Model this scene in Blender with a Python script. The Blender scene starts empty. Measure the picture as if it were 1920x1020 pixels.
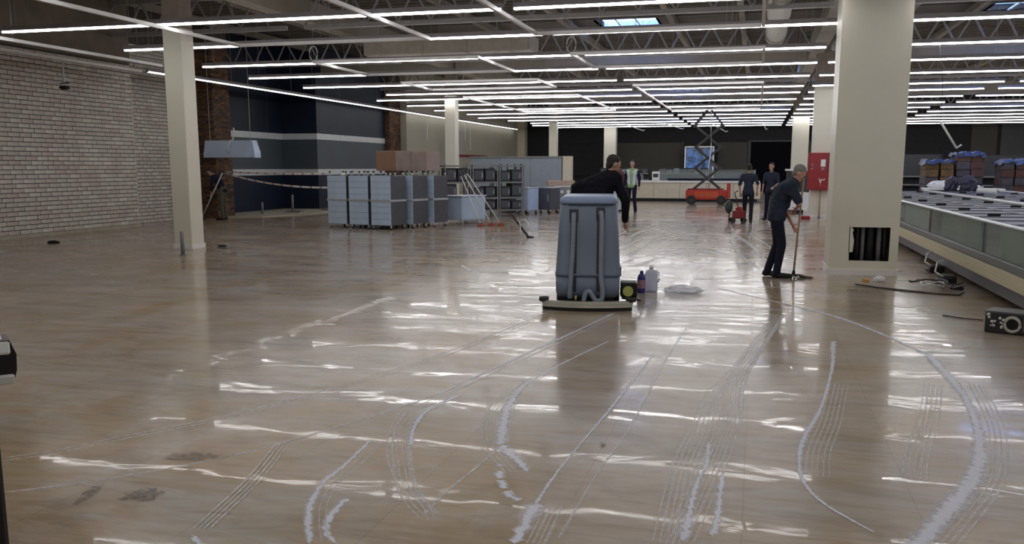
import bpy, bmesh, math, random
from mathutils import Vector, Matrix, Quaternion
random.seed(7)
S = bpy.context.scene
COL = S.collection
R = math.radians
PI = math.pi

# ------------------------------------------------------------------ camera
CAM_F, CAM_PY, CAM_HZ, CAM_VX, CAM_H = 1700.0, 590.0, 313.0, 1420.0, 1.6
cam = bpy.data.cameras.new('camera')
camo = bpy.data.objects.new('camera', cam)
COL.objects.link(camo)
cam.sensor_fit = 'HORIZONTAL'
cam.sensor_width = 36.0
cam.lens = 36.0 * CAM_F / 1920.0
cam.shift_y = (CAM_PY - 510.0) / 1920.0
pitch = math.atan((CAM_PY - CAM_HZ) / CAM_F)
yaw = math.atan((CAM_VX - 960.0) * math.cos(pitch) / CAM_F)
camo.location = (0, 0, CAM_H)
camo.rotation_euler = (R(90) - pitch, 0, yaw)
cam.clip_start = 0.05
cam.clip_end = 300
S.camera = camo

# ------------------------------------------------------------------ world and exposure
w = bpy.data.worlds.new('sky')
S.world = w
w.use_nodes = True
bg = w.node_tree.nodes['Background']
bg.inputs[0].default_value = (0.27, 0.42, 0.95, 1)
bg.inputs[1].default_value = 12.0
S.view_settings.view_transform = 'Standard'
S.view_settings.look = 'None'
S.view_settings.gamma = 1.0
S.view_settings.use_curve_mapping = False
S.view_settings.exposure = 0.0
S.cycles.max_bounces = 6
S.cycles.diffuse_bounces = 4
S.cycles.glossy_bounces = 4
S.cycles.sample_clamp_indirect = 6.0
S.cycles.caustics_reflective = False
S.cycles.caustics_refractive = False
try:
    S.cycles.use_denoising = True
except Exception:
    pass
LED = 17.0          # radiance of the lit diffusers

# ------------------------------------------------------------------ materials
def nodes_of(name):
    m = bpy.data.materials.new(name)
    m.use_nodes = True
    nt = m.node_tree
    return m, nt, nt.nodes['Principled BSDF']

DIM = {'roof deck', 'dusty beam', 'duct sheet', 'bare concrete', 'charcoal wall', 'grey board', 'olive brown board', 'blue tarpaulin', 'dark steel', 'painted truss steel', 'light housing',
       'ochre cartons', 'grey violet cartons', 'russet cartons', 'dark green cartons', 'dark blue plaster', 'slate grey plaster', 'navy cloth', 'slate blue work shirt', 'black cloth', 'galvanised rack', 'red paint', 'dark red paint', 'orange red paint', 'orange decal', 'blue grey polyethylene', 'dark appliance', 'beige wall paint', 'brown brick', 'orange brick', 'sooty brick'}
def mat(name, col, rough=0.6, metal=0.0, var=0.10, scale=6.0, bump=0.0, spec=0.5, stretch=(1, 1, 1), coat=0.0):
    m, nt, p = nodes_of(name)
    tc = nt.nodes.new('ShaderNodeTexCoord')
    mp = nt.nodes.new('ShaderNodeMapping')
    mp.inputs['Scale'].default_value = stretch
    nt.links.new(tc.outputs['Object'], mp.inputs[0])
    n = nt.nodes.new('ShaderNodeTexNoise')
    n.inputs['Scale'].default_value = scale
    n.inputs['Detail'].default_value = 5
    nt.links.new(mp.outputs[0], n.inputs['Vector'])
    r = nt.nodes.new('ShaderNodeValToRGB')
    k = 1.0 if name in DIM else 1.4
    col = [min(0.86, c * k) for c in col]
    a = [max(0, c * (1 - var)) for c in col]
    b = [min(1, c * (1 + var)) for c in col]
    r.color_ramp.elements[0].color = (*a, 1)
    r.color_ramp.elements[0].position = 0.3
    r.color_ramp.elements[1].color = (*b, 1)
    r.color_ramp.elements[1].position = 0.7
    nt.links.new(n.outputs[0], r.inputs[0])
    nt.links.new(r.outputs[0], p.inputs['Base Color'])
    p.inputs['Roughness'].default_value = rough
    p.inputs['Metallic'].default_value = metal
    p.inputs['Specular IOR Level'].default_value = spec
    p.inputs['Coat Weight'].default_value = coat
    if bump:
        bp = nt.nodes.new('ShaderNodeBump')
        bp.inputs['Strength'].default_value = bump
        bp.inputs['Distance'].default_value = 0.02
        nt.links.new(n.outputs[0], bp.inputs['Height'])
        nt.links.new(bp.outputs[0], p.inputs['Normal'])
    return m

def emis(name, col, strength):
    m, nt, p = nodes_of(name)
    p.inputs['Base Color'].default_value = (0.8, 0.8, 0.8, 1)
    p.inputs['Emission Color'].default_value = (*col, 1)
    p.inputs['Emission Strength'].default_value = strength
    return m

def glassy(name, col, alpha, rough=0.08):
    m, nt, p = nodes_of(name)
    out = nt.nodes['Material Output']
    t = nt.nodes.new('ShaderNodeBsdfTransparent')
    t.inputs[0].default_value = (*col, 1)
    mx = nt.nodes.new('ShaderNodeMixShader')
    p.inputs['Base Color'].default_value = (*[c * 0.7 for c in col], 1)
    p.inputs['Roughness'].default_value = rough
    mx.inputs[0].default_value = alpha
    nt.links.new(t.outputs[0], mx.inputs[1])
    nt.links.new(p.outputs[0], mx.inputs[2])
    nt.links.new(mx.outputs[0], out.inputs[0])
    return m

M = {}
M['cream'] = mat('cream paint', (0.56, 0.54, 0.455), 0.45, var=0.03, scale=1.5)
M['raw'] = mat('bare concrete', (0.20, 0.165, 0.13), 0.9, var=0.15, scale=3, bump=0.2)
M['skirt'] = mat('pale tile skirting', (0.62, 0.60, 0.58), 0.35, var=0.04)
M['beigewall'] = mat('beige wall paint', (0.44, 0.42, 0.335), 0.6, var=0.06, scale=0.6)
M['navy'] = mat('dark blue plaster', (0.016, 0.023, 0.046), 0.5, var=0.15, scale=1.2, spec=0.2)
M['slate'] = mat('slate grey plaster', (0.078, 0.098, 0.116), 0.6, var=0.08, scale=1.0)
M['stripe'] = mat('pale stripe paint', (0.52, 0.54, 0.56), 0.5, var=0.05)
M['mortar'] = mat('dark mortar', (0.065, 0.058, 0.05), 0.95, var=0.25, scale=9, bump=0.3)
M['brickA'] = mat('grey limewashed brick', (0.45, 0.42, 0.38), 0.75, var=0.10, scale=2.2, bump=0.25)
M['brickB'] = mat('pinkish limewashed brick', (0.44, 0.38, 0.35), 0.8, var=0.12, scale=2.2, bump=0.25)
M['brickC'] = mat('dusty pale brick', (0.50, 0.475, 0.43), 0.7, var=0.12, scale=2.2, bump=0.2)
M['redbrickA'] = mat('brown brick', (0.125, 0.062, 0.036), 0.85, var=0.25, scale=3, bump=0.3)
M['redbrickB'] = mat('orange brick', (0.20, 0.090, 0.042), 0.85, var=0.25, scale=3, bump=0.3)
M['redbrickC'] = mat('sooty brick', (0.06, 0.040, 0.030), 0.9, var=0.3, scale=3, bump=0.3)
M['deck'] = mat('roof deck', (0.17, 0.148, 0.122), 0.85, var=0.2, scale=0.8)
M['beam'] = mat('dusty beam', (0.33, 0.295, 0.245), 0.8, var=0.12, scale=1.0)
M['truss'] = mat('painted truss steel', (0.30, 0.29, 0.29), 0.5, var=0.08)
M['darksteel'] = mat('dark steel', (0.028, 0.028, 0.032), 0.45, var=0.1)
M['duct'] = mat('duct sheet', (0.36, 0.325, 0.27), 0.55, var=0.08)
M['housing'] = mat('light housing', (0.33, 0.32, 0.35), 0.45, var=0.04)
M['tray'] = mat('pale trunking', (0.66, 0.67, 0.70), 0.35, var=0.04)
M['led'] = emis('lit diffuser', (1.0, 0.985, 0.985), LED)
M['leddim'] = emis('lit wall diffuser', (1.0, 0.985, 0.97), LED * 0.26)
M['wire'] = mat('steel wire', (0.28, 0.28, 0.28), 0.5)
M['black'] = mat('black plastic', (0.012, 0.012, 0.014), 0.5, var=0.1, spec=0.25)
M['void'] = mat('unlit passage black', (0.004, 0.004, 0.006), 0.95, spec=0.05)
M['rubber'] = mat('black rubber', (0.02, 0.02, 0.02), 0.8, var=0.1)
M['backwall'] = mat('charcoal wall', (0.018, 0.018, 0.021), 0.9, var=0.15)
M['olive'] = mat('olive brown board', (0.050, 0.047, 0.036), 0.7, var=0.06)
M['greypanel'] = mat('grey board', (0.062, 0.065, 0.07), 0.7, var=0.06)
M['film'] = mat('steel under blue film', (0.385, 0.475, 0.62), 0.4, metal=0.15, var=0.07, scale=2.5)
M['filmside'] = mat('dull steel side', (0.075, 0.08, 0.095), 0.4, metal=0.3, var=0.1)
M['steel'] = mat('brushed steel', (0.46, 0.48, 0.51), 0.35, metal=0.6, var=0.06, stretch=(1, 1, 12))
M['rack'] = mat('galvanised rack', (0.26, 0.27, 0.265), 0.45, metal=0.3, var=0.1)
M['darkapp'] = mat('dark appliance', (0.035, 0.038, 0.045), 0.35, var=0.15)
M['card'] = mat('brown cardboard', (0.22, 0.125, 0.080), 0.8, var=0.08, scale=3)
M['cardwrap'] = mat('cardboard under stretch film', (0.27, 0.21, 0.19), 0.3, var=0.12, scale=4)
M['cardtop'] = mat('cardboard top', (0.36, 0.27, 0.21), 0.7, var=0.06)
M['wood'] = mat('pallet wood', (0.36, 0.30, 0.22), 0.8, var=0.15, stretch=(1, 8, 1))
M['coldpanel'] = mat('grey insulated panel', (0.21, 0.245, 0.285), 0.4, var=0.06)
M['coldend'] = mat('cream panel edge', (0.50, 0.46, 0.36), 0.6, var=0.05)
M['scrub'] = mat('blue grey polyethylene', (0.165, 0.205, 0.285), 0.45, var=0.05, scale=3)
M['scrublid'] = mat('lighter blue grey lid', (0.20, 0.26, 0.40), 0.4, var=0.05)
M['scrubhose'] = mat('grey corrugated hose', (0.17, 0.20, 0.26), 0.45, var=0.06)
M['recess'] = mat('shaded recess plastic', (0.030, 0.038, 0.055), 0.6)  # tank plastic with the recess shade put into its colour
M['squeegee'] = mat('cast aluminium', (0.42, 0.42, 0.37), 0.4, metal=0.3, var=0.1)
M['lime'] = mat('yellow green plastic', (0.34, 0.36, 0.10), 0.5, var=0.2)
M['bottle'] = mat('indigo plastic', (0.030, 0.022, 0.17), 0.3)
M['bottlelabel'] = mat('faded label', (0.28, 0.16, 0.20), 0.6, var=0.3, scale=30)
M['jug'] = glassy('milky plastic', (0.80, 0.82, 0.92), 0.55, 0.3)
M['wrap'] = glassy('clear film', (0.90, 0.92, 0.95), 0.42, 0.15)
M['whitefilm'] = mat('white film', (0.66, 0.68, 0.74), 0.4, var=0.1)
M['red'] = mat('red paint', (0.33, 0.014, 0.022), 0.35, var=0.06)
M['reddark'] = mat('dark red paint', (0.22, 0.014, 0.020), 0.4, var=0.08)
M['liftred'] = mat('orange red paint', (0.46, 0.035, 0.020), 0.4, var=0.1)
M['liftorange'] = mat('orange decal', (0.55, 0.085, 0.025), 0.5, var=0.1)
M['sticker'] = mat('white sticker', (0.70, 0.66, 0.72), 0.4)
M['whiteenamel'] = mat('white enamel', (0.62, 0.63, 0.66), 0.35, var=0.04)
M['fzpanel'] = mat('cream bumper panel', (0.52, 0.475, 0.345), 0.5, var=0.04, stretch=(1, 1, 20))
M['fzkick'] = mat('grey kick plate', (0.115, 0.112, 0.135), 0.5, var=0.06)
M['fzrail'] = mat('grey plastic rail', (0.13, 0.135, 0.14), 0.45, var=0.05)
M['chrome'] = mat('bright alloy rail', (0.52, 0.56, 0.64), 0.38, metal=0.5, var=0.03)
M['fzglass'] = glassy('freezer glass', (0.80, 0.86, 0.84), 0.30, 0.05)
M['fzin'] = mat('frosted inner liner', (0.50, 0.53, 0.50), 0.6, var=0.15, scale=1.2)
M['lid'] = mat('sliding lid glass', (0.17, 0.185, 0.25), 0.60, var=0.12, scale=3)
M['lidframe'] = mat('dark lid frame', (0.045, 0.047, 0.062), 0.4)
M['bluetarp'] = mat('blue tarpaulin', (0.014, 0.042, 0.135), 0.45, var=0.2, scale=5)
M['bag'] = mat('dark violet bag', (0.035, 0.034, 0.065), 0.4, var=0.2)
M['skin'] = mat('skin', (0.36, 0.205, 0.15), 0.55, var=0.06)
M['skinred'] = mat('ruddy skin', (0.42, 0.22, 0.165), 0.55, var=0.08)
M['hairdark'] = mat('dark hair', (0.016, 0.013, 0.012), 0.7, var=0.2, scale=40)
M['hairgrey'] = mat('grey hair', (0.16, 0.155, 0.15), 0.7, var=0.2, scale=40)
M['navycloth'] = mat('navy cloth', (0.014, 0.016, 0.032), 0.9, var=0.15, scale=8, spec=0.2)
M['slatecloth'] = mat('slate blue work shirt', (0.030, 0.038, 0.062), 0.85, var=0.15, scale=8, spec=0.2)
M['blackcloth'] = mat('black cloth', (0.007, 0.007, 0.012), 0.9, var=0.2, scale=8, spec=0.2)
M['khaki'] = mat('olive drab cloth', (0.060, 0.062, 0.048), 0.9, var=0.12, scale=8)
M['greenshirt'] = mat('pale green cloth', (0.22, 0.30, 0.14), 0.85, var=0.08)
M['vest'] = mat('pale grey vest cloth', (0.44, 0.47, 0.50), 0.8, var=0.06)
M['burgundy'] = mat('burgundy cloth', (0.10, 0.03, 0.035), 0.85)
M['pipe'] = mat('grey pvc pipe', (0.16, 0.155, 0.175), 0.4, var=0.1)
M['cable'] = mat('brown cable', (0.045, 0.036, 0.030), 0.6)
M['palecable'] = mat('pale conduit', (0.55, 0.56, 0.56), 0.5)
M['woodpole'] = mat('wooden pole', (0.33, 0.22, 0.13), 0.6, var=0.15, stretch=(10, 10, 1))
M['greenbag'] = mat('dark green bag', (0.018, 0.034, 0.026), 0.5)
M['paper'] = mat('crumpled paper', (0.60, 0.60, 0.62), 0.7, var=0.1)
M['orangepeel'] = mat('orange scrap', (0.62, 0.30, 0.07), 0.7)
M['concrete'] = mat('cement screed', (0.33, 0.295, 0.23), 0.85, var=0.15, scale=3, bump=0.15)
M['wetmop'] = mat('wet grey mop yarn', (0.075, 0.08, 0.07), 0.5, var=0.3, scale=20, bump=0.5)
M['orangemop'] = mat('orange mop yarn', (0.27, 0.055, 0.025), 0.8, var=0.3, scale=20)
M['tapewhite'] = mat('white tape', (0.66, 0.64, 0.62), 0.5)
M['tapered'] = mat('red tape', (0.42, 0.20, 0.18), 0.5)
M['postblack'] = mat('satin black post', (0.008, 0.008, 0.010), 0.35)
M['goodsA'] = mat('ochre cartons', (0.15, 0.092, 0.04), 0.7, var=0.4, scale=5)
M['goodsB'] = mat('grey violet cartons', (0.085, 0.08, 0.105), 0.7, var=0.3, scale=5)
M['goodsC'] = mat('russet cartons', (0.115, 0.055, 0.05), 0.7, var=0.3, scale=5)
M['goodsD'] = mat('dark green cartons', (0.035, 0.045, 0.038), 0.7, var=0.3, scale=5)
M['skyglass'] = glassy('skylight glazing', (0.85, 0.93, 1.0), 0.10, 0.2)

def screen_mat():
    m, nt, p = nodes_of('backlit blue panel')
    tc = nt.nodes.new('ShaderNodeTexCoord')
    n = nt.nodes.new('ShaderNodeTexNoise')
    n.inputs['Scale'].default_value = 2.6
    n.inputs['Detail'].default_value = 6
    nt.links.new(tc.outputs['Object'], n.inputs['Vector'])
    r = nt.nodes.new('ShaderNodeValToRGB')
    r.color_ramp.elements[0].position = 0.40
    r.color_ramp.elements[0].color = (0.006, 0.012, 0.026, 1)
    r.color_ramp.elements[1].position = 0.72
    r.color_ramp.elements[1].color = (0.10, 0.30, 0.85, 1)
    nt.links.new(n.outputs[0], r.inputs[0])
    nt.links.new(r.outputs[0], p.inputs['Emission Color'])
    p.inputs['Emission Strength'].default_value = 0.55
    p.inputs['Base Color'].default_value = (0.02, 0.03, 0.05, 1)
    p.inputs['Roughness'].default_value = 0.2
    return m
M['screen'] = screen_mat()

def floor_mat():
    m, nt, p = nodes_of('wet polished stone')
    N, L = nt.nodes, nt.links
    tc = N.new('ShaderNodeTexCoord')
    def noise(scale, stretch, detail=5, rough=0.55, dist=0.0, rot=0.0):
        mp = N.new('ShaderNodeMapping')
        mp.inputs['Scale'].default_value = stretch
        mp.inputs['Rotation'].default_value = (0, 0, rot)
        L.new(tc.outputs['Object'], mp.inputs[0])
        n = N.new('ShaderNodeTexNoise')
        n.inputs['Scale'].default_value = scale
        n.inputs['Detail'].default_value = detail
        n.inputs['Roughness'].default_value = rough
        n.inputs['Distortion'].default_value = dist
        L.new(mp.outputs[0], n.inputs['Vector'])
        return n.outputs[0]
    def ramp(src, stops):
        r = N.new('ShaderNodeValToRGB')
        while len(r.color_ramp.elements) < len(stops):
            r.color_ramp.elements.new(0.5)
        for e, (pos, c) in zip(r.color_ramp.elements, stops):
            e.position = pos
            e.color = (*c, 1)
        L.new(src, r.inputs[0])
        return r.outputs[0]
    def mix(fac, a, b, mode='MIX'):
        x = N.new('ShaderNodeMix')
        x.data_type = 'RGBA'
        x.blend_type = mode
        if isinstance(fac, float):
            x.inputs[0].default_value = fac
        else:
            L.new(fac, x.inputs[0])
        L.new(a, x.inputs[6])
        L.new(b, x.inputs[7])
        return x.outputs[2]
    base = ramp(noise(0.55, (0.8, 1.3, 1), 6, 0.6, 0.8), [(0.30, (0.36, 0.280, 0.205)), (0.48, (0.46, 0.372, 0.290)), (0.70, (0.52, 0.44, 0.365))])
    ochre = ramp(noise(0.8, (1, 1, 1), 3, 0.5, 0.4), [(0.0, (0.40, 0.28, 0.145)), (1.0, (0.37, 0.255, 0.13))])
    omask = ramp(noise(0.42, (1.2, 0.8, 1), 5, 0.6, 0.6, 0.5), [(0.50, (0, 0, 0)), (0.60, (0.8, 0.8, 0.8))])
    c = mix(omask, base, ochre)
    # drier, greyer residue brushed across the stone
    grey = ramp(noise(3.0, (0.35, 1.6, 1), 6), [(0.3, (0.36, 0.335, 0.30)), (0.7, (0.50, 0.48, 0.45))])
    gmask = ramp(noise(0.9, (0.5, 1.3, 1), 7, 0.65, 1.2, 0.2), [(0.46, (0, 0, 0)), (0.64, (0.6, 0.6, 0.6))])
    c = mix(gmask, c, grey)
    # fine brushed grain and darker scuffs
    g1 = ramp(noise(7.0, (0.5, 2.2, 1), 8, 0.7, 0.6, 0.15), [(0.30, (0.80, 0.79, 0.77)), (0.52, (1.0, 1.0, 1.0)), (0.75, (1.08, 1.08, 1.09))])
    c = mix(1.0, c, g1, 'MULTIPLY')
    g2 = ramp(noise(1.7, (0.45, 1.5, 1), 8, 0.68, 1.4, -0.2), [(0.36, (0.74, 0.71, 0.68)), (0.50, (1.0, 1.0, 1.0))])
    c = mix(0.8, c, g2, 'MULTIPLY')
    # slab joints
    br = N.new('ShaderNodeTexBrick')
    br.offset = 0.0
    br.inputs['Scale'].default_value = 1.0
    br.inputs['Brick Width'].default_value = 0.8
    br.inputs['Row Height'].default_value = 0.8
    br.inputs['Mortar Size'].default_value = 0.003
    br.inputs['Color1'].default_value = (0.93, 0.93, 0.93, 1)
    br.inputs['Color2'].default_value = (1.04, 1.03, 1.01, 1)
    br.inputs['Mortar'].default_value = (0.80, 0.79, 0.76, 1)
    L.new(tc.outputs['Object'], br.inputs['Vector'])
    c = mix(1.0, c, br.outputs['Color'], 'MULTIPLY')
    L.new(c, p.inputs['Base Color'])
    # gloss: honed stone under a broken film of water
    rg = ramp(noise(1.1, (0.4, 1.4, 1), 7, 0.65, 1.5, 0.1), [(0.34, (0.13,) * 3), (0.55, (0.20,) * 3), (0.78, (0.32,) * 3)])
    L.new(rg, p.inputs['Roughness'])
    p.inputs['IOR'].default_value = 1.40
    p.inputs['Specular IOR Level'].default_value = 0.20
    cw = ramp(noise(1.1, (0.55, 1.1, 1), 7, 0.68, 1.2, 0.3), [(0.40, (0.12,) * 3), (0.55, (0.18,) * 3), (0.65, (0.62,) * 3)])
    L.new(cw, p.inputs['Coat Weight'])
    p.inputs['Coat Roughness'].default_value = 0.012
    p.inputs['Coat IOR'].default_value = 1.33
    # ripples in the film
    b1 = N.new('ShaderNodeBump')
    b1.inputs['Strength'].default_value = 0.20
    b1.inputs['Distance'].default_value = 0.012
    L.new(noise(1.6, (0.9, 1.3, 1), 2, 0.4, 0.5), b1.inputs['Height'])
    b2 = N.new('ShaderNodeBump')
    b2.inputs['Strength'].default_value = 0.025
    b2.inputs['Distance'].default_value = 0.002
    L.new(noise(24, (0.7, 1.3, 1), 3, 0.6, 0.5), b2.inputs['Height'])
    L.new(b1.outputs[0], b2.inputs['Normal'])
    L.new(b2.outputs[0], p.inputs['Coat Normal'])
    L.new(b2.outputs[0], p.inputs['Normal'])
    return m
M['floor'] = floor_mat()

def foam_mat(name, lo, hi, col, top=0.85, edge=0.45, scale=26):
    m, nt, p = nodes_of(name)
    N, L = nt.nodes, nt.links
    out = N['Material Output']
    tc = N.new('ShaderNodeTexCoord')
    n = N.new('ShaderNodeTexNoise')
    n.inputs['Scale'].default_value = scale
    n.inputs['Detail'].default_value = 7
    n.inputs['Roughness'].default_value = 0.7
    L.new(tc.outputs['Object'], n.inputs['Vector'])
    sep = N.new('ShaderNodeSeparateXYZ')
    L.new(tc.outputs['UV'], sep.inputs[0])
    def math_(op, a, b):
        x = N.new('ShaderNodeMath')
        x.operation = op
        for i, v in enumerate((a, b)):
            if isinstance(v, (int, float)):
                x.inputs[i].default_value = v
            else:
                L.new(v, x.inputs[i])
        return x.outputs[0]
    e = math_('ABSOLUTE', math_('SUBTRACT', math_('MULTIPLY', sep.outputs[0], 2.0), 1.0), 0.0)
    val = math_('SUBTRACT', n.outputs[0], math_('MULTIPLY', e, edge))
    r = N.new('ShaderNodeMapRange')
    r.inputs[1].default_value = lo
    r.inputs[2].default_value = hi
    r.inputs[4].default_value = top
    L.new(val, r.inputs[0])
    t = N.new('ShaderNodeBsdfTransparent')
    mx = N.new('ShaderNodeMixShader')
    p.inputs['Base Color'].default_value = (*col, 1)
    p.inputs['Roughness'].default_value = 0.4
    L.new(r.outputs[0], mx.inputs[0])
    L.new(t.outputs[0], mx.inputs[1])
    L.new(p.outputs[0], mx.inputs[2])
    L.new(mx.outputs[0], out.inputs[0])
    return m
M['foam'] = foam_mat('white foam', 0.02, 0.36, (0.80, 0.82, 0.92), 0.85, 0.50)
M['foamthin'] = foam_mat('thin dried slurry', 0.06, 0.56, (0.78, 0.76, 0.75), 0.7, 0.42)

# ------------------------------------------------------------------ mesh helpers
class MB:
    def __init__(s):
        s.bm = bmesh.new()
        s.mi = 0
    def _t(s, vs, mtx):
        bmesh.ops.transform(s.bm, matrix=mtx, verts=vs)
    def _m(s, vs):
        for f in {f for v in vs for f in v.link_faces}:
            f.material_index = s.mi
    def box(s, c, d, rot=None, bev=0.0, taper=None, seg=1):
        b = bmesh.new()
        bmesh.ops.create_cube(b, size=1)
        for v in b.verts:
            v.co = Vector((v.co.x * d[0], v.co.y * d[1], v.co.z * d[2]))
            if taper and v.co.z > 0:
                v.co.x *= taper[0]
                v.co.y *= taper[1]
        if bev:
            bmesh.ops.bevel(b, geom=list(b.edges), offset=bev, segments=seg, affect='EDGES', profile=0.5)
        mtx = Matrix.Translation(c)
        if rot is not None:
            mtx = mtx @ rot
        s.merge(b, mtx)
        return s
    def merge(s, b, mtx):
        vm = {}
        for v in b.verts:
            vm[v] = s.bm.verts.new(mtx @ v.co)
        for f in b.faces:
            try:
                nf = s.bm.faces.new([vm[v] for v in f.verts])
                nf.material_index = s.mi
                nf.smooth = f.smooth
            except ValueError:
                pass
        b.free()
    def cyl(s, p0, p1, r0, r1=None, n=12, caps=True):
        p0, p1 = Vector(p0), Vector(p1)
        r1 = r0 if r1 is None else r1
        d = (p1 - p0)
        q = Vector((0, 0, 1)).rotation_difference(d.normalized())
        A, B = [], []
        for i in range(n):
            a = 2 * PI * i / n
            e = q @ Vector((math.cos(a), math.sin(a), 0))
            A.append(s.bm.verts.new(p0 + e * r0))
            B.append(s.bm.verts.new(p1 + e * r1))
        for i in range(n):
            f = s.bm.faces.new([A[i], A[(i + 1) % n], B[(i + 1) % n], B[i]])
            f.material_index = s.mi
            f.smooth = n > 6
        if caps:
            for ring in (A[::-1], B):
                f = s.bm.faces.new(ring)
                f.material_index = s.mi
        return s
    def tube(s, pts, r, n=8):
        pts = [Vector(p) for p in pts]
        rings = []
        up = Vector((0, 0, 1))
        for i, p in enumerate(pts):
            d = (pts[min(i + 1, len(pts) - 1)] - pts[max(i - 1, 0)]).normalized()
            a = d.cross(up)
            if a.length < 1e-3:
                a = d.cross(Vector((1, 0, 0)))
            a.normalize()
            b = a.cross(d).normalized()
            rr = r[i] if isinstance(r, (list, tuple)) else r
            rings.append([s.bm.verts.new(p + (a * math.cos(2 * PI * k / n) + b * math.sin(2 * PI * k / n)) * rr) for k in range(n)])
        for A, B in zip(rings, rings[1:]):
            for k in range(n):
                f = s.bm.faces.new([A[k], A[(k + 1) % n], B[(k + 1) % n], B[k]])
                f.material_index = s.mi
                f.smooth = True
        for ring in (rings[0][::-1], rings[-1]):
            f = s.bm.faces.new(ring)
            f.material_index = s.mi
        return s
    def lathe(s, prof, n=20, c=(0, 0, 0)):
        c = Vector(c)
        rings = []
        for r, z in prof:
            rings.append([s.bm.verts.new(c + Vector((r * math.cos(2 * PI * k / n), r * math.sin(2 * PI * k / n), z))) for k in range(n)])
        for A, B in zip(rings, rings[1:]):
            for k in range(n):
                f = s.bm.faces.new([A[k], A[(k + 1) % n], B[(k + 1) % n], B[k]])
                f.material_index = s.mi
                f.smooth = True
        for ring in (rings[0][::-1], rings[-1]):
            f = s.bm.faces.new(ring)
            f.material_index = s.mi
        return s
    def ball(s, c, r, sc=(1, 1, 1), sub=2, rot=None):
        b = bmesh.new()
        bmesh.ops.create_icosphere(b, subdivisions=sub, radius=r)
        for f in b.faces:
            f.smooth = True
        mtx = Matrix.Translation(c)
        if rot is not None:
            mtx = mtx @ rot
        s.merge(b, mtx @ Matrix.Diagonal((*sc, 1)))
        return s
    def loft(s, rings, cap=True, smooth=True):
        vr = [[s.bm.verts.new(p) for p in ring] for ring in rings]
        n = len(vr[0])
        for A, B in zip(vr, vr[1:]):
            for k in range(n):
                f = s.bm.faces.new([A[k], A[(k + 1) % n], B[(k + 1) % n], B[k]])
                f.material_index = s.mi
                f.smooth = smooth
        if cap:
            for ring in (vr[0][::-1], vr[-1]):
                f = s.bm.faces.new(ring)
                f.material_index = s.mi
        return s
    def prism(s, poly, h, axis='z', z0=0.0):
        # poly: 2d outline, extruded by h along axis
        def P(a, b, c):
            return {'z': (a, b, c), 'y': (a, c, b), 'x': (c, a, b)}[axis]
        A = [s.bm.verts.new(P(a, b, z0)) for a, b in poly]
        B = [s.bm.verts.new(P(a, b, z0 + h)) for a, b in poly]
        n = len(poly)
        for k in range(n):
            f = s.bm.faces.new([A[k], A[(k + 1) % n], B[(k + 1) % n], B[k]])
            f.material_index = s.mi
        for ring in (A[::-1], B):
            f = s.bm.faces.new(ring)
            f.material_index = s.mi
        return s
    def mesh(s, name):
        bmesh.ops.recalc_face_normals(s.bm, faces=s.bm.faces)
        me = bpy.data.meshes.new(name)
        s.bm.to_mesh(me)
        s.bm.free()
        return me
    def build(s, name, m, parent=None, loc=(0, 0, 0), rz=0.0):
        me = s.mesh(name)
        for x in (m if isinstance(m, (list, tuple)) else [m]):
            me.materials.append(M[x] if isinstance(x, str) else x)
        o = bpy.data.objects.new(name, me)
        COL.objects.link(o)
        o.location = loc
        o.rotation_euler = (0, 0, rz)
        if parent:
            o.parent = parent
        return o

def RX(a): return Matrix.Rotation(a, 4, 'X')
def RY(a): return Matrix.Rotation(a, 4, 'Y')
def RZ(a): return Matrix.Rotation(a, 4, 'Z')

def tag(o, label, cat, group=None, kind=None):
    o['label'] = label
    o['category'] = cat
    if group:
        o['group'] = group
    if kind:
        o['kind'] = kind
    return o

def thing(name, label, cat, loc=(0, 0, 0), rz=0.0, group=None):
    o = bpy.data.objects.new(name, None)
    o.empty_display_size = 0.1
    COL.objects.link(o)
    o.location = loc
    o.rotation_euler = (0, 0, rz)
    return tag(o, label, cat, group)

def struct(o):
    o['kind'] = 'structure'
    return o

def dup(o, loc=None, rz=None, label=None, parent=None):
    c = o.copy()
    COL.objects.link(c)
    if parent is not None:
        c.parent = parent
    if loc is not None:
        c.location = loc
    if rz is not None:
        c.rotation_euler = (0, 0, rz)
    if label:
        c['label'] = label
    for ch in o.children:
        dup(ch, parent=c)
    return c

def inst(me, name, parent, loc, rot=(0, 0, 0), sc=(1, 1, 1)):
    o = bpy.data.objects.new(name, me)
    COL.objects.link(o)
    o.parent = parent
    o.location = loc
    o.rotation_euler = rot
    o.scale = sc
    return o

def to_px(x, y, z):
    sy, cy, sp, cp = math.sin(yaw), math.cos(yaw), math.sin(pitch), math.cos(pitch)
    z -= CAM_H
    rx = x * cy + y * sy
    fy = -x * sy + y * cy
    fwd = fy * cp - z * sp
    up = fy * sp + z * cp
    if fwd < 0.1:
        return -1e4, -1e4
    return 960 + CAM_F * rx / fwd, CAM_PY - CAM_F * up / fwd

# ================================================================== SETTING
X0, X1, Y0, Y1, ZC = -18.2, 18.0, -4.0, 60.0, 6.1
floor = struct(MB().box(((X0 + X1) / 2, (Y0 + Y1) / 2, -0.1), (X1 - X0, Y1 - Y0, 0.2)).build('floor', 'floor'))
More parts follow.
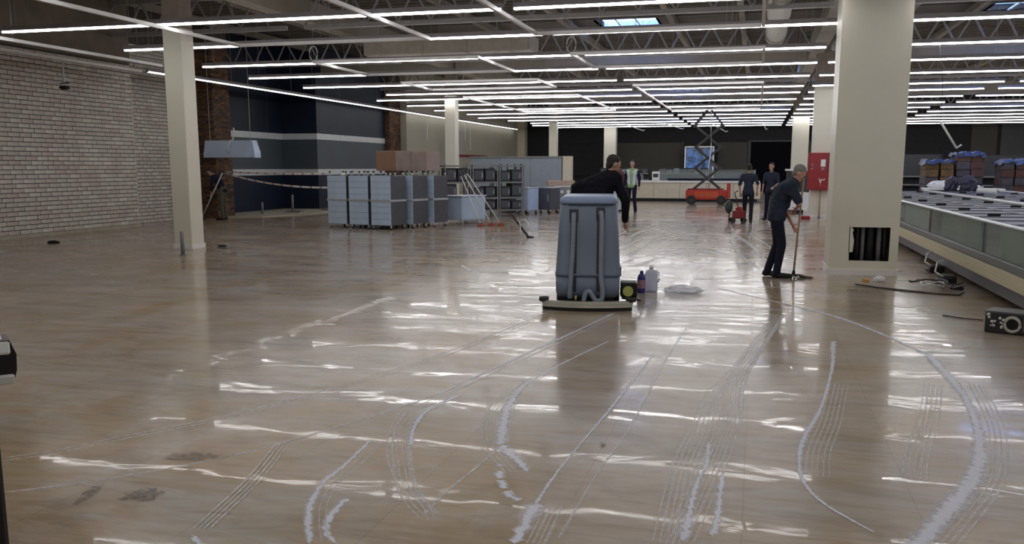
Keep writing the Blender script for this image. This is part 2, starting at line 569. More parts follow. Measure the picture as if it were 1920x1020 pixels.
# ceiling deck with the skylight openings left out
SKY = [(-5.06, 29.0, 1.85, 1.7), (0.34, 38.7, 1.7, 1.8), (6.24, 28.6, 1.9, 1.7), (-4.6, 47.5, 1.9, 1.8), (1.2, 50.2, 1.9, 1.8), (9.5, 38.6, 1.8, 1.8)]
xs = sorted({X0, X1} | {v for x, y, a, b in SKY for v in (x, x + a)})
ys = sorted({Y0, Y1} | {v for x, y, a, b in SKY for v in (y, y + b)})
cb = MB()
for i in range(len(xs) - 1):
    for j in range(len(ys) - 1):
        cx, cy = (xs[i] + xs[i + 1]) / 2, (ys[j] + ys[j + 1]) / 2
        if any(x < cx < x + a and y < cy < y + b for x, y, a, b in SKY):
            continue
        cb.box((cx, cy, ZC + 0.1), (xs[i + 1] - xs[i], ys[j + 1] - ys[j], 0.2))
ceiling = struct(cb.build('ceiling', 'deck'))
rb = MB()
y = Y0 + 0.5
while y < Y1:
    if not any(yy - 0.15 < y < yy + b + 0.15 for _, yy, _, b in SKY):
        rb.box(((X0 + X1) / 2, y, ZC - 0.035), (X1 - X0 - 0.1, 0.16, 0.07), taper=None)
    y += 0.42
struct(rb.build('trim_2', 'deck'))  # ribs on the underside of the roof deck
tn = [10]
def trim(mb, m):
    tn[0] += 1
    return struct(mb.build('trim_%d' % tn[0], m))
for x in [-16.2, -13.6, -8.3, -5.75, -2.6, -0.6, 3.9, 5.6, 8.9, 12.0, 15.0]:
    trim(MB().box((x, (Y0 + Y1) / 2, 5.90), (0.16, Y1 - Y0 - 0.2, 0.18)), 'beam')
for x in (-10.9, 1.65):
    trim(MB().box((x, (Y0 + Y1) / 2, 5.35), (0.42, Y1 - Y0 - 0.2, 0.5)), 'beam')
for yy in (15.9, 32.2, 48.6):
    for xa, xb in ((X0 + 0.1, -11.15), (-10.65, 1.4), (1.9, X1 - 0.1)):
        trim(MB().box(((xa + xb) / 2, yy, 5.3), (xb - xa, 0.5, 0.55)), 'beam')
for i, (x, y, a, b) in enumerate(SKY):
    k = MB()
    for cx, cy, dx, dy in ((x - 0.04, y + b / 2, 0.08, b + 0.16), (x + a + 0.04, y + b / 2, 0.08, b + 0.16), (x + a / 2, y - 0.04, a, 0.08), (x + a / 2, y + b + 0.04, a, 0.08)):
        k.box((cx, cy, ZC + 0.11), (dx, dy, 0.22))
    win = struct(k.build('window_%d' % (i + 1), 'whiteenamel'))
    for q in range(3):
        inst_w = a / 3
        MB().box((x + inst_w * (q + 0.5), y + b / 2, ZC + 0.012), (inst_w - 0.05, b, 0.006)).build('pane', 'skyglass', win)
    for q in range(1, 3):
        MB().box((x + inst_w * q, y + b / 2, ZC + 0.02), (0.05, b, 0.04)).build('glazing_bar', 'whiteenamel', win)

# side and end walls
struct(MB().box((X1 + 0.1, (Y0 + Y1) / 2, ZC / 2), (0.2, Y1 - Y0, ZC)).build('wall_right', 'greypanel'))
struct(MB().box(((X0 + X1) / 2, Y0 - 0.1, ZC / 2), (X1 - X0, 0.2, ZC)).build('wall_front', 'beigewall'))
wb = struct(MB().box(((X0 + X1) / 2, Y1 + 0.1, ZC / 2), (X1 - X0, 0.2, ZC)).build('wall_back', 'backwall'))
for xa, xb, za, zb, m in ((-9.15, -4.75, 1.0, 3.15, 'olive'), (-2.5, -0.65, 1.0, 3.15, 'olive'), (-12.6, -9.3, 1.0, 3.1, 'backwall'), (13.8, 17.8, 1.2, 4.2, 'greypanel'), (12.2, 13.6, 1.2, 4.2, 'olive'), (2.3, 5.0, 1.0, 3.2, 'olive')):
    MB().box(((xa + xb) / 2, Y1 - 0.03, (za + zb) / 2), (xb - xa, 0.06, zb - za), bev=0.01).build('wall_panel', m, wb)
for x in (-9.22, -4.68, -0.58):
    MB().box((x, Y1 - 0.04, 2.0), (0.1, 0.08, 2.4)).build('panel_post', 'greypanel', wb)
# dark doorway in the back wall
d1 = MB()
d1.box((-0.5, Y1 - 0.08, 1.6), (0.12, 0.16, 3.2)).box((2.1, Y1 - 0.08, 1.6), (0.12, 0.16, 3.2)).box((0.8, Y1 - 0.08, 3.2), (2.72, 0.16, 0.1))
door = struct(d1.build('door_1', 'greypanel'))
MB().box((0.8, Y1 - 0.02, 1.58), (2.5, 0.04, 3.14)).build('doorway_dark', 'void', door)  # black sheet standing in for the darkness of the open doorway

# ---- brick walls
def brick_mesh(l, m, hgt=0.0755):
    me = MB().box((0, 0, 0), (0.05, l, hgt - 0.018), bev=0.0).mesh('brick')
    me.materials.append(M[m])
    return me
GREY = [brick_mesh(0.322, m, 0.104) for m in ('brickA', 'brickA', 'brickA', 'brickB', 'brickC')]
HALF = [brick_mesh(0.158, m, 0.104) for m in ('brickA', 'brickB', 'brickC')]
REDB = [brick_mesh(0.237, m) for m in ('redbrickA', 'redbrickB', 'redbrickC', 'redbrickA')]
REDH = [brick_mesh(0.112, m) for m in ('redbrickA', 'redbrickB', 'redbrickC')]

def lay_bricks(wall, fixed, lo, hi, z0, z1, axis, sets, maxn=290, face=1):
    BL, BH = (0.34, 0.104) if sets[0] is GREY else (0.25, 0.0755)
    # axis 'x': face plane at x = fixed running along y; axis 'y': face plane at y = fixed running along x
    full, half = sets
    spots = []
    rngb = random.Random(17)
    row = 0
    z = z0
    while z + BH * 0.93 <= z1:
        p = lo + (-rngb.uniform(0, 0.06) if row % 2 == 0 else -BL / 2 - rngb.uniform(-0.04, 0.04))
        while p < hi - 0.02:
            a, b = max(p, lo), min(p + BL, hi)
            if b - a > 0.06:
                c = (a + b) / 2
                pos = (fixed, c, z + BH / 2) if axis == 'x' else (c, fixed, z + BH / 2)
                u, v = to_px(*pos)
                vis = -10 < u < 1930 and -10 < v < 1030
                spots.append((0 if vis else 1, Vector(pos).length, pos, b - a))
            p += BL
        z += BH
        row += 1
    spots.sort(key=lambda t: (t[0], t[1]))
    rng = random.Random(3)
    rest = MB()
    for i, (nv, d, pos, ln) in enumerate(spots):
        off = rng.uniform(-0.004, 0.004) * 1.0
        # redder towards the upper near corner of the wall, as the limewash wears off there
        k = rng.randrange(len(full))
        if ln > BL * 0.72:
            me, sc = full[k], (ln - 0.018) / (BL - 0.018 if sets[0] is GREY else BL - 0.013)
        else:
            me, sc = half[rng.randrange(len(half))], (ln - 0.013) / (0.158 if sets[0] is GREY else 0.112)
        tilt = rng.uniform(-0.006, 0.006)
        if axis == 'x':
            loc = (pos[0] - 0.018 * face + off, pos[1], pos[2])
            rot = (tilt, 0, 0)
        else:
            loc = (pos[0], pos[1] - 0.018 * face + off, pos[2])
            rot = (0, tilt, R(90))
        if i < maxn and nv == 0:
            inst(me, 'brick', wall, loc, rot, (1, sc, 1))
        else:
            mi = {'brickA': 0, 'brickB': 1, 'brickC': 2}
            rest.mi = rng.choice((0, 0, 1, 2))
            if axis == 'x':
                rest.box(loc, (0.05, ln - 0.013, BH - 0.018))
            else:
                rest.box(loc, (ln - 0.013, 0.05, BH - 0.018))
    if len(rest.bm.verts):
        names = {'GREY': ['brickA', 'brickB', 'brickC']}
        mats = ['brickA', 'brickB', 'brickC'] if full is GREY else ['redbrickA', 'redbrickB', 'redbrickC']
        o = rest.build('brickwork', mats, wall)
        o['kind'] = 'stuff'

def slab(name, xa, xb, ya, yb, za, zb, m):
    return struct(MB().box(((xa + xb) / 2, (ya + yb) / 2, (za + zb) / 2), (xb - xa, yb - ya, zb - za)).build(name, m))

WZ = 5.0
wl = slab('wall_left', X0, -16.11, 12.0, 21.2, 0, ZC, 'mortar')
lay_bricks(wl, -16.10, 14.0, 21.2, 0.08, 4.25, 'x', (GREY, HALF))
MB().box((-16.085, 16.6, 0.04), (0.05, 9.2, 0.08)).build('base_course', 'concrete', wl)
MB().box((-17.1, 16.6, 5.18), (2.05, 9.2, 1.80)).build('concrete_band', 'raw', wl)
slab('wall_left.001', X0, -16.11, Y0, 12.0, 0, ZC, 'beigewall')
wr = slab('wall_left.002', X0, -17.01, 21.2, 25.6, 0, ZC, 'mortar')
lay_bricks(wr, -17.0, 21.2, 25.35, 0.0, WZ, 'x', (GREY, HALF), maxn=260)
lay_bricks(wl, 21.21, -16.99, -16.12, 0.0, WZ, 'y', (GREY, HALF), maxn=0, face=-1)
# brown brick pier, front and side faces
pier = slab('wall_left.003', X0, -16.36, 25.37, 26.3, 0, ZC, 'mortar')
lay_bricks(pier, 25.36, -17.0, -16.35, 0.0, 5.4, 'y', (REDB, REDH), maxn=170, face=-1)
lay_bricks(pier, -16.35, 25.38, 26.3, 0.0, 5.4, 'x', (REDB, REDH), maxn=120)
# painted niche
def banded(name, xa, xb, ya, yb):
    base = slab(name, xa, xb, ya, yb, 0, ZC, 'slate')
    for nm, za, zb, m, out in (('navy_band', 0.0, 1.30, 'navy', 0.008), ('white_stripe', 1.30, 1.52, 'stripe', 0.014), ('white_stripe', 2.62, 2.84, 'stripe', 0.014), ('navy_band', 2.84, ZC, 'navy', 0.008)):
        MB().box(((xa + xb) / 2 + out / 2, (ya + yb) / 2 - out / 2, (za + zb) / 2), (xb - xa + out, yb - ya + out, zb - za - 0.002)).build(nm, m, base)
    return base
banded('wall_left.004', X0, -17.4, 26.3, 31.5)
nc = banded('wall_left.005', X0, -15.97, 31.5, 38.0)
for yv in (27.6, 30.4):
    MB().box((-17.39, yv, 4.0), (0.02, 0.02, 2.2)).build('seam_strip', 'slate', nc)
pier2 = slab('wall_left.006', X0, -15.75, 38.0, 39.3, 0, ZC, 'mortar')
lay_bricks(pier2, -15.74, 38.02, 39.3, 0.0, 5.4, 'x', (REDB, REDH), maxn=0)
lay_bricks(pier2, 37.99, -15.96, -15.74, 0.0, 5.4, 'y', (REDB, REDH), maxn=0, face=-1)
bw = slab('wall_left.007', X0, -15.45, 39.3, Y1, 0, ZC, 'beigewall')
MB().box((-15.2, 59.6, 3.0), (0.5, 0.7, 6.0)).build('corner_pier', 'coldend', bw)
# unpolished screed strip along the niche
sl = struct(MB().prism([(-17.4, 26.3), (-17.0, 25.5), (-15.3, 26.2), (-14.6, 28.5), (-14.4, 31.0), (-14.8, 37.9), (-15.97, 37.9), (-15.97, 31.5), (-17.4, 31.5)], 0.035).build('trim_1', 'concrete'))

# ------------------------------------------------------------------ roof structure
def truss(Yt, xa, xb, label):
    t = thing('roof_truss', label, 'truss', (0, Yt, 0), group='open web roof trusses')
    MB().box(((xa + xb) / 2, 0, 4.92), (xb - xa, 0.14, 0.10)).build('bottom_chord', 'truss', t)
    MB().box(((xa + xb) / 2, 0, 5.70), (xb - xa, 0.14, 0.10)).build('top_chord', 'truss', t)
    n = int((xb - xa) / 0.8)
    me = None
    for i in range(n):
        a = xa + i * 0.8
        p, q = ((a, 0, 4.95), (a + 0.4, 0, 5.67)), ((a + 0.4, 0, 5.67), (a + 0.8, 0, 4.95))
        if me is None:
            k = MB()
            k.cyl(Vector(p[0]) - Vector((a, 0, 0)), Vector(p[1]) - Vector((a, 0, 0)), 0.03, n=6)
            k.cyl(Vector(q[0]) - Vector((a, 0, 0)), Vector(q[1]) - Vector((a, 0, 0)), 0.03, n=6)
            me = k.mesh('web_bar')
            me.materials.append(M['truss'])
        inst(me, 'web_bar', t, (a, 0, 0))
    return t
TX = [(X0 + 0.2, -11.15), (-10.65, 1.4), (1.9, X1 - 0.2)]
tr_names = ['left bay', 'middle bay', 'right bay']
for Yt, nm in ((11.2, 'front most'), (20.6, 'second'), (28.0, 'third'), (37.6, 'fourth'), (46.4, 'fifth'), (54.4, 'rearmost')):
    for (xa, xb), bay in zip(TX, tr_names):
        truss(Yt, xa, xb, '%s grey zigzag roof truss in the %s of the ceiling' % (nm, bay))
# ventilation ducts
t = thing('air_duct', 'wide rectangular sheet metal duct above the light rows left of centre', 'duct', (0, 23.95, 0))
MB().box((-8.1, 0, 4.78), (4.6, 1.1, 0.42), bev=0.02).build('duct_body', 'duct', t)
for x in (-9.9, -8.7, -7.5, -6.3):
    MB().box((x, 0, 4.78), (0.05, 1.16, 0.47)).build('flange', 'duct', t)
for x in (-9.3, -6.9):
    MB().cyl((x, 0.3, 4.99), (x, 0.3, 5.81), 0.012, n=6).build('hanger_rod', 'wire', t)
t = thing('air_duct', 'round grey duct running away high beside the wide pillar', 'duct', (0.34, 0, 0))
MB().cyl((0, 12.5, 5.2), (0, 27.2, 5.2), 0.28, n=20).build('duct_body', 'duct', t)
for yv in (13.4, 16.6, 20.0, 23.2, 26.4):
    MB().cyl((0, yv, 5.2), (0, yv + 0.06, 5.2), 0.30, n=20).build('flange', 'duct', t)
    MB().cyl((0, yv + 0.03, 5.46), (0, yv + 0.03, 6.09), 0.012, n=6).build('hanger_rod', 'wire', t)

# ------------------------------------------------------------------ columns
def column(x0, x1, y0, y1, zp, label, hole=False):
    c = thing('column', label, 'column', ((x0 + x1) / 2, (y0 + y1) / 2, 0))
    a, b = (x1 - x0) / 2, (y1 - y0) / 2
    if not hole:
        MB().box((0, 0, zp / 2), (2 * a, 2 * b, zp), bev=0.012).build('shaft', 'cream', c)
    else:
        hx0, hx1, hz0, hz1 = -0.20, 0.36, 0.215, 0.715
        k = MB()
        th = 0.03
        k.box((a - th / 2, 0, zp / 2), (th, 2 * b, zp)).box((-a + th / 2, 0, zp / 2), (th, 2 * b, zp)).box((0, b - th / 2, zp / 2), (2 * a - 2 * th, th, zp))
        f = -b + th / 2
        k.box(((-a + th + hx0) / 2, f, zp / 2), (hx0 + a - th, th, zp))
        k.box(((a - th + hx1) / 2, f, zp / 2), (a - th - hx1, th, zp))
        k.box(((hx0 + hx1) / 2, f, hz0 / 2), (hx1 - hx0, th, hz0))
        k.box(((hx0 + hx1) / 2, f, (hz1 + zp) / 2), (hx1 - hx0, th, zp - hz1))
        # ragged plaster left in the corner of the opening
        k.prism([(hx0 - .01, hz0 + .12), (hx0 + .05, hz0 + .13), (hx0 + .06, hz0 + .30), (hx0 + .035, hz0 + .42), (hx0 + .05, hz0 + .46), (hx0 + .01, hz1 + .01), (hx0 - .01, hz1)], th, 'y', -b)
        k.build('shaft', 'cream', c)
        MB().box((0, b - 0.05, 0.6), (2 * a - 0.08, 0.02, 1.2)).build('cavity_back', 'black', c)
        for px, r, m in ((-0.08, 0.035, 'darksteel'), (0.0, 0.03, 'pipe'), (0.11, 0.05, 'darksteel'), (0.23, 0.035, 'pipe'), (0.31, 0.03, 'darksteel')):
            MB().cyl((px, -b + 0.16 + r, 0.0), (px, -b + 0.16 + r, 1.3), r, n=12).build('riser_pipe', m, c)
    MB().box((0, 0, (zp + 5.1) / 2), (2 * a - 0.02, 2 * b - 0.02, 5.1 - zp)).build('bare_top', 'raw', c)
    k = MB()
    h = 0.09
    for cx, cy, dx, dy in ((0, -b - 0.008, 2 * a + 0.03, 0.016), (0, b + 0.008, 2 * a + 0.03, 0.016), (-a - 0.008, 0, 0.016, 2 * b), (a + 0.008, 0, 0.016, 2 * b)):
        k.box((cx, cy, h / 2), (dx, dy, h))
    k.build('skirting', 'skirt', c)
    return c
column(-11.12, -10.72, 15.66, 16.08, 4.22, 'slim cream column in the left foreground with bare brown top')
column(1.10, 2.06, 14.40, 15.36, 4.9, 'wide cream pillar at right with a square hole near its foot', hole=True)
column(-11.12, -10.72, 32.1, 32.52, 4.16, 'cream column rising behind the metal racks at left')
column(-11.15, -10.72, 49.6, 50.05, 4.24, 'farther cream column standing behind the grey insulated panels')
column(-9.3, -8.55, 57.0, 57.6, 4.24, 'dim cream column by the back wall behind the scrubber operator')
column(1.66, 2.3, 30.7, 31.3, 4.15, 'cream column carrying the red fire cabinet')
column(1.62, 2.40, 47.8, 48.6, 4.12, 'pale far column just left of the one with the red cabinet')

# ------------------------------------------------------------------ linear lights
seg_cache = {}
def seg_mesh(l, m):
    k = (round(l, 3), m)
    if k not in seg_cache:
        me = MB().box((0, 0, 0), (l, 0.056, 0.032)).mesh('diffuser')
        me.materials.append(M[m])
        seg_cache[k] = me
    return seg_cache[k]
wire_me = MB().cyl((0, 0, 0), (0, 0, 1.985), 0.004, n=5).mesh('suspension_wire')
wire_me.materials.append(M['wire'])
def light_run(xa, xb, Yr, label, z=4.0, along='x', m='led', wires=True):
    t = thing('linear_light', label, 'light', ((xa + xb) / 2, Yr, z) if along == 'x' else (Yr, (xa + xb) / 2, z), 0 if along == 'x' else R(90), group='linear lights in rows under the roof')
    L = xb - xa
    MB().box((0, 0, 0.0725), (L, 0.074, 0.077)).build('housing', 'housing', t)
    n = max(1, round(L / 1.95))
    s = L / n
    me = seg_mesh(s - 0.02, m)
    for i in range(n):
        inst(me, 'diffuser', t, (-L / 2 + s * (i + 0.5), 0, 0.017))
    for e in (-1, 1):
        MB().box((e * (L / 2 + 0.006), 0, 0.055), (0.012, 0.078, 0.112)).build('end_cap', 'housing', t)
    if wires:
        n = max(2, round(L / 3.9) + 1)
        for i in range(n):
            inst(wire_me, 'suspension_wire', t, (-L / 2 + 0.3 + (L - 0.6) * i / (n - 1), 0, 0.11))
    return t
ROWS = [14.13, 16.95, 20.2, 23.1, 26.25, 29.5, 31.95, 35.0, 38.2, 41.3, 44.4, 47.5, 50.5, 53.4, 56.3]
START = [-13.35, -12.95, -13.24, -13.7, -13.7, -12.3, -13.7, -13.7, -13.7, -13.2, -13.6, -12.9, -12.4, -13.0, -12.2]
ORD = ['front', 'second', 'third', 'fourth', 'fifth', 'sixth', 'seventh', 'eighth', 'ninth', 'tenth', 'eleventh', 'twelfth', 'thirteenth', 'fourteenth', 'last']
for i, (Yr, st) in enumerate(zip(ROWS, START)):
    light_run(st, -3.94, Yr, 'glowing LED light line, left run of the %s row in view' % ORD[i])
    light_run(-3.74, 1.0 if i in (0,) else 1.26, Yr, 'glowing LED light line, middle run of the %s row in view' % ORD[i])
    light_run(1.5 if i not in (0,) else 2.2, 6.75, Yr, 'glowing LED light line, run right of the pillar in the %s row' % ORD[i])
    light_run(7.15, 16.8, Yr, 'glowing LED light line, outermost right run of the %s row' % ORD[i])
for Yr, nm in ((11.1, 'first'), (8.1, 'second'), (5.1, 'third'), (2.1, 'fourth'), (-0.9, 'fifth')):
    light_run(-9.6, 0.9, Yr, 'glowing LED light line left half of %s row nearer than view' % nm)
    light_run(2.3, 14.0, Yr, 'glowing LED light line right half of %s row nearer than view' % nm)
light_run(20.7, 39.4, -15.2, 'long LED light line along the left wall, nearer half', z=3.99, along='y', m='leddim')
light_run(39.45, 58.2, -15.2, 'long LED light line along the left wall, farther half', z=3.99, along='y', m='leddim')

# pale trunking frames hung under the rows
def tray_frame(bars, label, z=3.90, wires=()):
    t = thing('trunking_frame', label, 'trunking', (0, 0, z), group='pale trunking frames under the lights')
    for (xa, ya), (xb, yb) in bars:
        if abs(xa - xb) < 1e-3:
            MB().box((xa, (ya + yb) / 2, 0.03), (0.055, abs(yb - ya) + 0.055, 0.06)).build('bar', 'tray', t)
        else:
            MB().box(((xa + xb) / 2, ya, 0.03), (abs(xb - xa) - 0.06, 0.055, 0.06)).build('bar', 'tray', t)
    for x, y in wires:
        inst(wire_me, 'suspension_wire', t, (x, y, 0.06))
    return t
def rect(xa, xb, ya, yb, near=True):
    b = [((xa, ya), (xa, yb)), ((xb, ya), (xb, yb)), ((xa, yb), (xb, yb))]
    if near:
        b.append(((xa, ya), (xb, ya)))
    return b
tray_frame(rect(-9.83, -5.93, 9.2, 16.25, False), 'pale trunking frame nearest, crossing the front light row at left', wires=((-9.83, 13), (-5.93, 13), (-7.9, 16.25)))
tray_frame(rect(-3.88, 0.0, 9.2, 16.2, False), 'pale trunking frame nearest, crossing the front light row at centre', wires=((-3.88, 13), (-0.6, 16.2), (-2, 16.2)))
tray_frame(rect(-9.75, -5.9, 19.2, 22.2), 'pale trunking frame second from front, left of centre', wires=((-9.75, 19.2), (-5.9, 22.2), (-7.8, 22.2), (-9.0, 19.2)))
tray_frame(rect(-3.85, 0.03, 19.2, 21.9), 'pale trunking frame second from front, before the wide pillar', wires=((-3.85, 19.2), (-0.6, 21.9), (-2, 21.9), (-0.6, 19.2)))
tray_frame(rect(-9.72, -5.85, 24.45, 26.9), 'pale trunking frame third from front, left of centre', wires=((-9.72, 26.9), (-5.85, 26.9)))
tray_frame(rect(-9.7, -5.8, 30.0, 38.3), 'long pale trunking frame above the metal racks', wires=((-9.7, 30), (-5.8, 38.3)))
tray_frame(rect(-3.55, 0.05, 26.9, 38.9), 'long pale trunking frame above the walking people', wires=((-3.55, 27), (0.05, 38.9)))
tray_frame([((-13.5, 11.5), (-13.5, 18.9))], 'pale trunking bar meeting the left end of the front light row', wires=((-13.5, 14.5), (-13.5, 18.5)))
tray_frame([((-14.8, 12.0), (-14.8, 19.9))], 'pale trunking bar closest to the limewashed brick wall', wires=((-14.8, 15.5), (-14.8, 19.5)))

# wire loops standing on the frame ends
def loop(x, y, label):
    pts = [(0.0 + 0.10 * math.cos(a) , 0, 0.12 + 0.16 * math.sin(a)) for a in [R(-60) + R(300) * k / 14 for k in range(15)]]
    o = MB().tube(pts, 0.012, 6).build('cable_loop', 'palecable', None, (x, y, 3.96 + 0.036))
    tag(o, label, 'cable')
loop(-9.75, 19.2, 'pale cable loop on the corner of the second frame, left of centre')
loop(-3.85, 19.2, 'pale cable loop on the corner of the frame before the wide pillar')
loop(-14.8, 19.8, 'pale cable loop at the end of the bar by the brick wall')

# hung lamp stick near the brick wall
t = thing('pendant_sensor', 'small dark ceiling sensor hanging on a white rod before the brick wall', 'sensor', (-14.75, 17.2, 0))
MB().cyl((0, 0, 3.42), (0, 0, 3.89), 0.018, n=8).build('rod', 'palecable', t)
MB().lathe([(0.03, 3.36), (0.10, 3.34), (0.12, 3.30), (0.05, 3.27)], 14).build('head', 'black', t)
MB().cyl((-0.12, 0, 3.40), (0.12, 0, 3.42), 0.012, n=6).build('crossbar', 'black', t)

# dangling light sticks
def dangling(p0, p1, label, r=0.022):
    p0, p1 = Vector(p0), Vector(p1)
    t = thing('dangling_light', label, 'light', tuple(p1))
    MB().cyl(p0 - p1, (0, 0, 0), r, n=8).build('stick', 'palecable', t)
    MB().cyl((0.0, 0, -0.02), (0.10, 0, 0.05), r * 0.8, n=8).build('tip', 'palecable', t)
    up = Vector((p0.x - 0.12, p0.y, 4.003))
    MB().tube([p0 - p1, (p0 + up) / 2 - p1 + Vector((0.05, 0, 0)), up - p1], 0.007, 5).build('flex', 'cable', t)
    return t
dangling((3.52, 20.2, 2.50), (3.84, 20.2, 1.99), 'unlit light stick dangling on its flex above the freezer island')
dangling((-7.15, 50.5, 3.92), (-6.1, 50.5, 3.55), 'leftmost of three loose light sticks hanging before the back wall')
dangling((-4.95, 50.5, 3.92), (-4.0, 50.5, 3.62), 'loose light stick hanging just left of the scissor lift')
dangling((-2.4, 50.5, 3.85), (-1.7, 50.5, 3.45), 'loose light stick hanging just right of the scissor lift')
dangling((0.2, 50.5, 3.9), (0.35, 50.5, 3.55), 'short loose light stick hanging before the dark doorway')

# ================================================================== FLOOR MARKS (parts of the floor)
FOAM = {
 'a1': [(-2.16,9.98),(-2.39,8.35),(-2.55,7.38),(-2.81,6.35),(-3.05,5.61),(-3.32,4.97),(-3.64,4.46),(-3.82,4.14),(-4.00,3.95)],
 'a2': [(-1.47,9.85),(-1.71,8.39),(-1.94,7.09),(-2.05,6.43),(-2.13,5.93),(-2.35,5.29),(-2.58,4.72),(-2.81,4.28),(-3.11,3.91),(-3.38,3.65),(-3.57,3.50)],
 'b1': [(-1.99,5.97),(-2.06,5.50),(-2.01,5.13),(-1.89,4.76),(-1.79,4.53),(-1.63,4.18),(-1.48,3.94),(-1.36,3.80)],
 'b0': [(-2.20,5.54),(-2.11,5.10),(-1.93,4.60),(-1.78,4.31),(-1.64,4.09)],
 'c1': [(-2.15,4.80),(-2.10,4.36),(-2.09,4.09),(-2.02,3.80),(-1.91,3.55),(-1.79,3.34)],
 'c2': [(-1.87,3.88),(-1.85,3.67),(-1.79,3.49),(-1.68,3.37)],
 'd1': [(-1.27,8.23),(-1.44,7.40),(-1.57,6.68),(-1.60,6.15),(-1.53,5.58),(-1.38,4.90)],
 'd0': [(-1.64,6.22),(-1.61,5.62),(-1.51,5.14),(-1.43,4.94)],
 'd2': [(-1.38,4.90),(-1.26,4.73),(-1.11,4.49)],
 'd3': [(-1.30,4.57),(-1.20,4.29),(-1.11,4.12),(-1.02,4.05)],
 'd4': [(-1.38,4.90),(-1.39,4.55),(-1.43,4.11),(-1.43,3.75)],
 'e1': [(-0.80,7.73),(-0.88,5.96),(-0.93,5.07),(-0.96,4.48),(-0.96,4.05),(-0.94,3.57)],
 'e2': [(-0.62,9.30),(-0.68,7.21),(-0.70,5.48),(-0.75,4.54),(-0.77,3.67)],
 'f1': [(0.32,10.25),(0.07,8.08),(-0.05,6.91),(-0.06,6.04),(-0.11,5.08),(-0.18,4.29),(-0.23,3.76)],
 'f2': [(0.17,9.35),(-0.10,7.37),(-0.26,6.43),(-0.30,5.58),(-0.35,4.73),(-0.34,3.73)],
 'f3': [(-0.21,5.27),(-0.20,4.87),(-0.23,4.55),(-0.24,4.13),(-0.24,3.78)],
 'f4': [(-0.11,4.71),(-0.11,4.24),(-0.12,3.87)],
 'g1': [(0.75,8.77),(0.65,7.57),(0.48,6.25),(0.34,5.52),(0.29,5.04),(0.30,4.69),(0.38,4.40),(0.57,4.09)],
 'g2': [(0.66,7.01),(0.52,5.93),(0.41,5.27),(0.37,4.80)],
 'h1': [(-0.45,12.34),(0.25,11.27),(0.85,10.32),(1.22,9.32),(1.49,8.34),(1.49,7.06),(1.41,6.17),(1.28,5.45),(1.14,4.96),(0.96,4.52),(0.80,4.15),(0.68,3.89)],
 'h2': [(1.63,7.27),(1.51,6.19),(1.37,5.48),(1.20,4.89),(0.97,4.35),(0.83,4.04)],
 'i1': [(1.34,7.19),(1.12,6.09),(0.94,5.36),(0.85,4.88)],
 'j1': [(-2.65,18.68),(-2.76,22.68),(-2.17,24.95),(-1.36,25.64)],
 'j2': [(-2.18,16.45),(-2.10,20.26),(-1.41,22.11),(-0.41,21.52),(0.07,18.16)],
 'j3': [(-1.86,14.69),(-1.53,16.63),(-1.07,16.96)],
 'j4': [(-0.40,24.32),(-0.45,20.71),(-0.21,16.98),(0.11,14.81)],
}
def spline(pts, step):
    P = [Vector((*p, 0)) for p in pts]
    P = [P[0] * 2 - P[1]] + P + [P[-1] * 2 - P[-2]]
    out = []
    for i in range(1, len(P) - 2):
        n = max(2, int((P[i + 1] - P[i]).length / step))
        for k in range(n):
            t = k / n
            a, b, c, d = P[i - 1], P[i], P[i + 1], P[i + 2]
            out.append(0.5 * ((2 * b) + (c - a) * t + (2 * a - 5 * b + 4 * c - d) * t * t + (3 * b - a - 3 * c + d) * t ** 3))
    out.append(P[-2])
    return out
zlift = [0.0012]
def streak(pts, w0, w1, m, name, off=0.0, jit=0.5, gap=0.0, step=0.035):
    pl = spline(pts, step)
    k = MB()
    rng = random.Random(len(pl) * 7 + int(off * 1000) + int(w0 * 1e4))
    zlift[0] += 0.00003
    z = zlift[0]
    uvl = k.bm.loops.layers.uv.new('UVMap')
    prev = None
    n = len(pl)
    w0, w1, jit = w0 * 1.45, w1 * 1.45, jit * 0.45
    ph = rng.uniform(0, 6)
    for i, p in enumerate(pl):
        d = (pl[min(i + 1, n - 1)] - pl[max(i - 1, 0)]).normalized()
        nrm = Vector((-d.y, d.x, 0))
        t = i / max(1, n - 1)
        wd = (w0 + (w1 - w0) * t) * (1 + jit * rng.uniform(-1, 1)) * 0.5
        wd *= 0.85 + 0.22 * math.sin(i * 0.07 + ph)
        if i in (0, n - 1):
            wd *= 0.2
        c = p + nrm * (off + rng.uniform(-1, 1) * jit * 0.12 * w0)
        cur = (k.bm.verts.new((c.x - nrm.x * wd, c.y - nrm.y * wd, z)), k.bm.verts.new((c.x + nrm.x * wd, c.y + nrm.y * wd, z)))
        if prev and not (gap and rng.random() < gap):
            f = k.bm.faces.new([prev[0], cur[0], cur[1], prev[1]])
            for lp, uu in zip(f.loops, (0, 0, 1, 1)):
                lp[uvl].uv = (uu, i * 0.1)
        prev = cur
    for v in [v for v in k.bm.verts if not v.link_faces]:
        k.bm.verts.remove(v)
    o = k.build(name, m, floor)
    return o
def fan(pts, offs, w=0.012, m='foamthin'):
    for o in offs:
        streak(pts, w, w, m, 'brush_line', o, 0.3, 0.0)
streak(FOAM['a1'], 0.035, 0.03, 'foamthin', 'foam_streak')
streak(FOAM['a1'], 0.02, 0.02, 'foamthin', 'foam_streak', 0.06)
streak(FOAM['a2'][:5], 0.05, 0.03, 'foam', 'foam_streak', 0.0)
streak(FOAM['a2'][:5], 0.03, 0.02, 'foamthin', 'foam_streak', 0.07)
streak(FOAM['a2'][4:], 0.03, 0.035, 'foamthin', 'foam_streak')
fan(FOAM['b1'], (-0.10, -0.07, -0.04, -0.015))
streak(FOAM['b1'], 0.03, 0.012, 'foamthin', 'foam_streak')
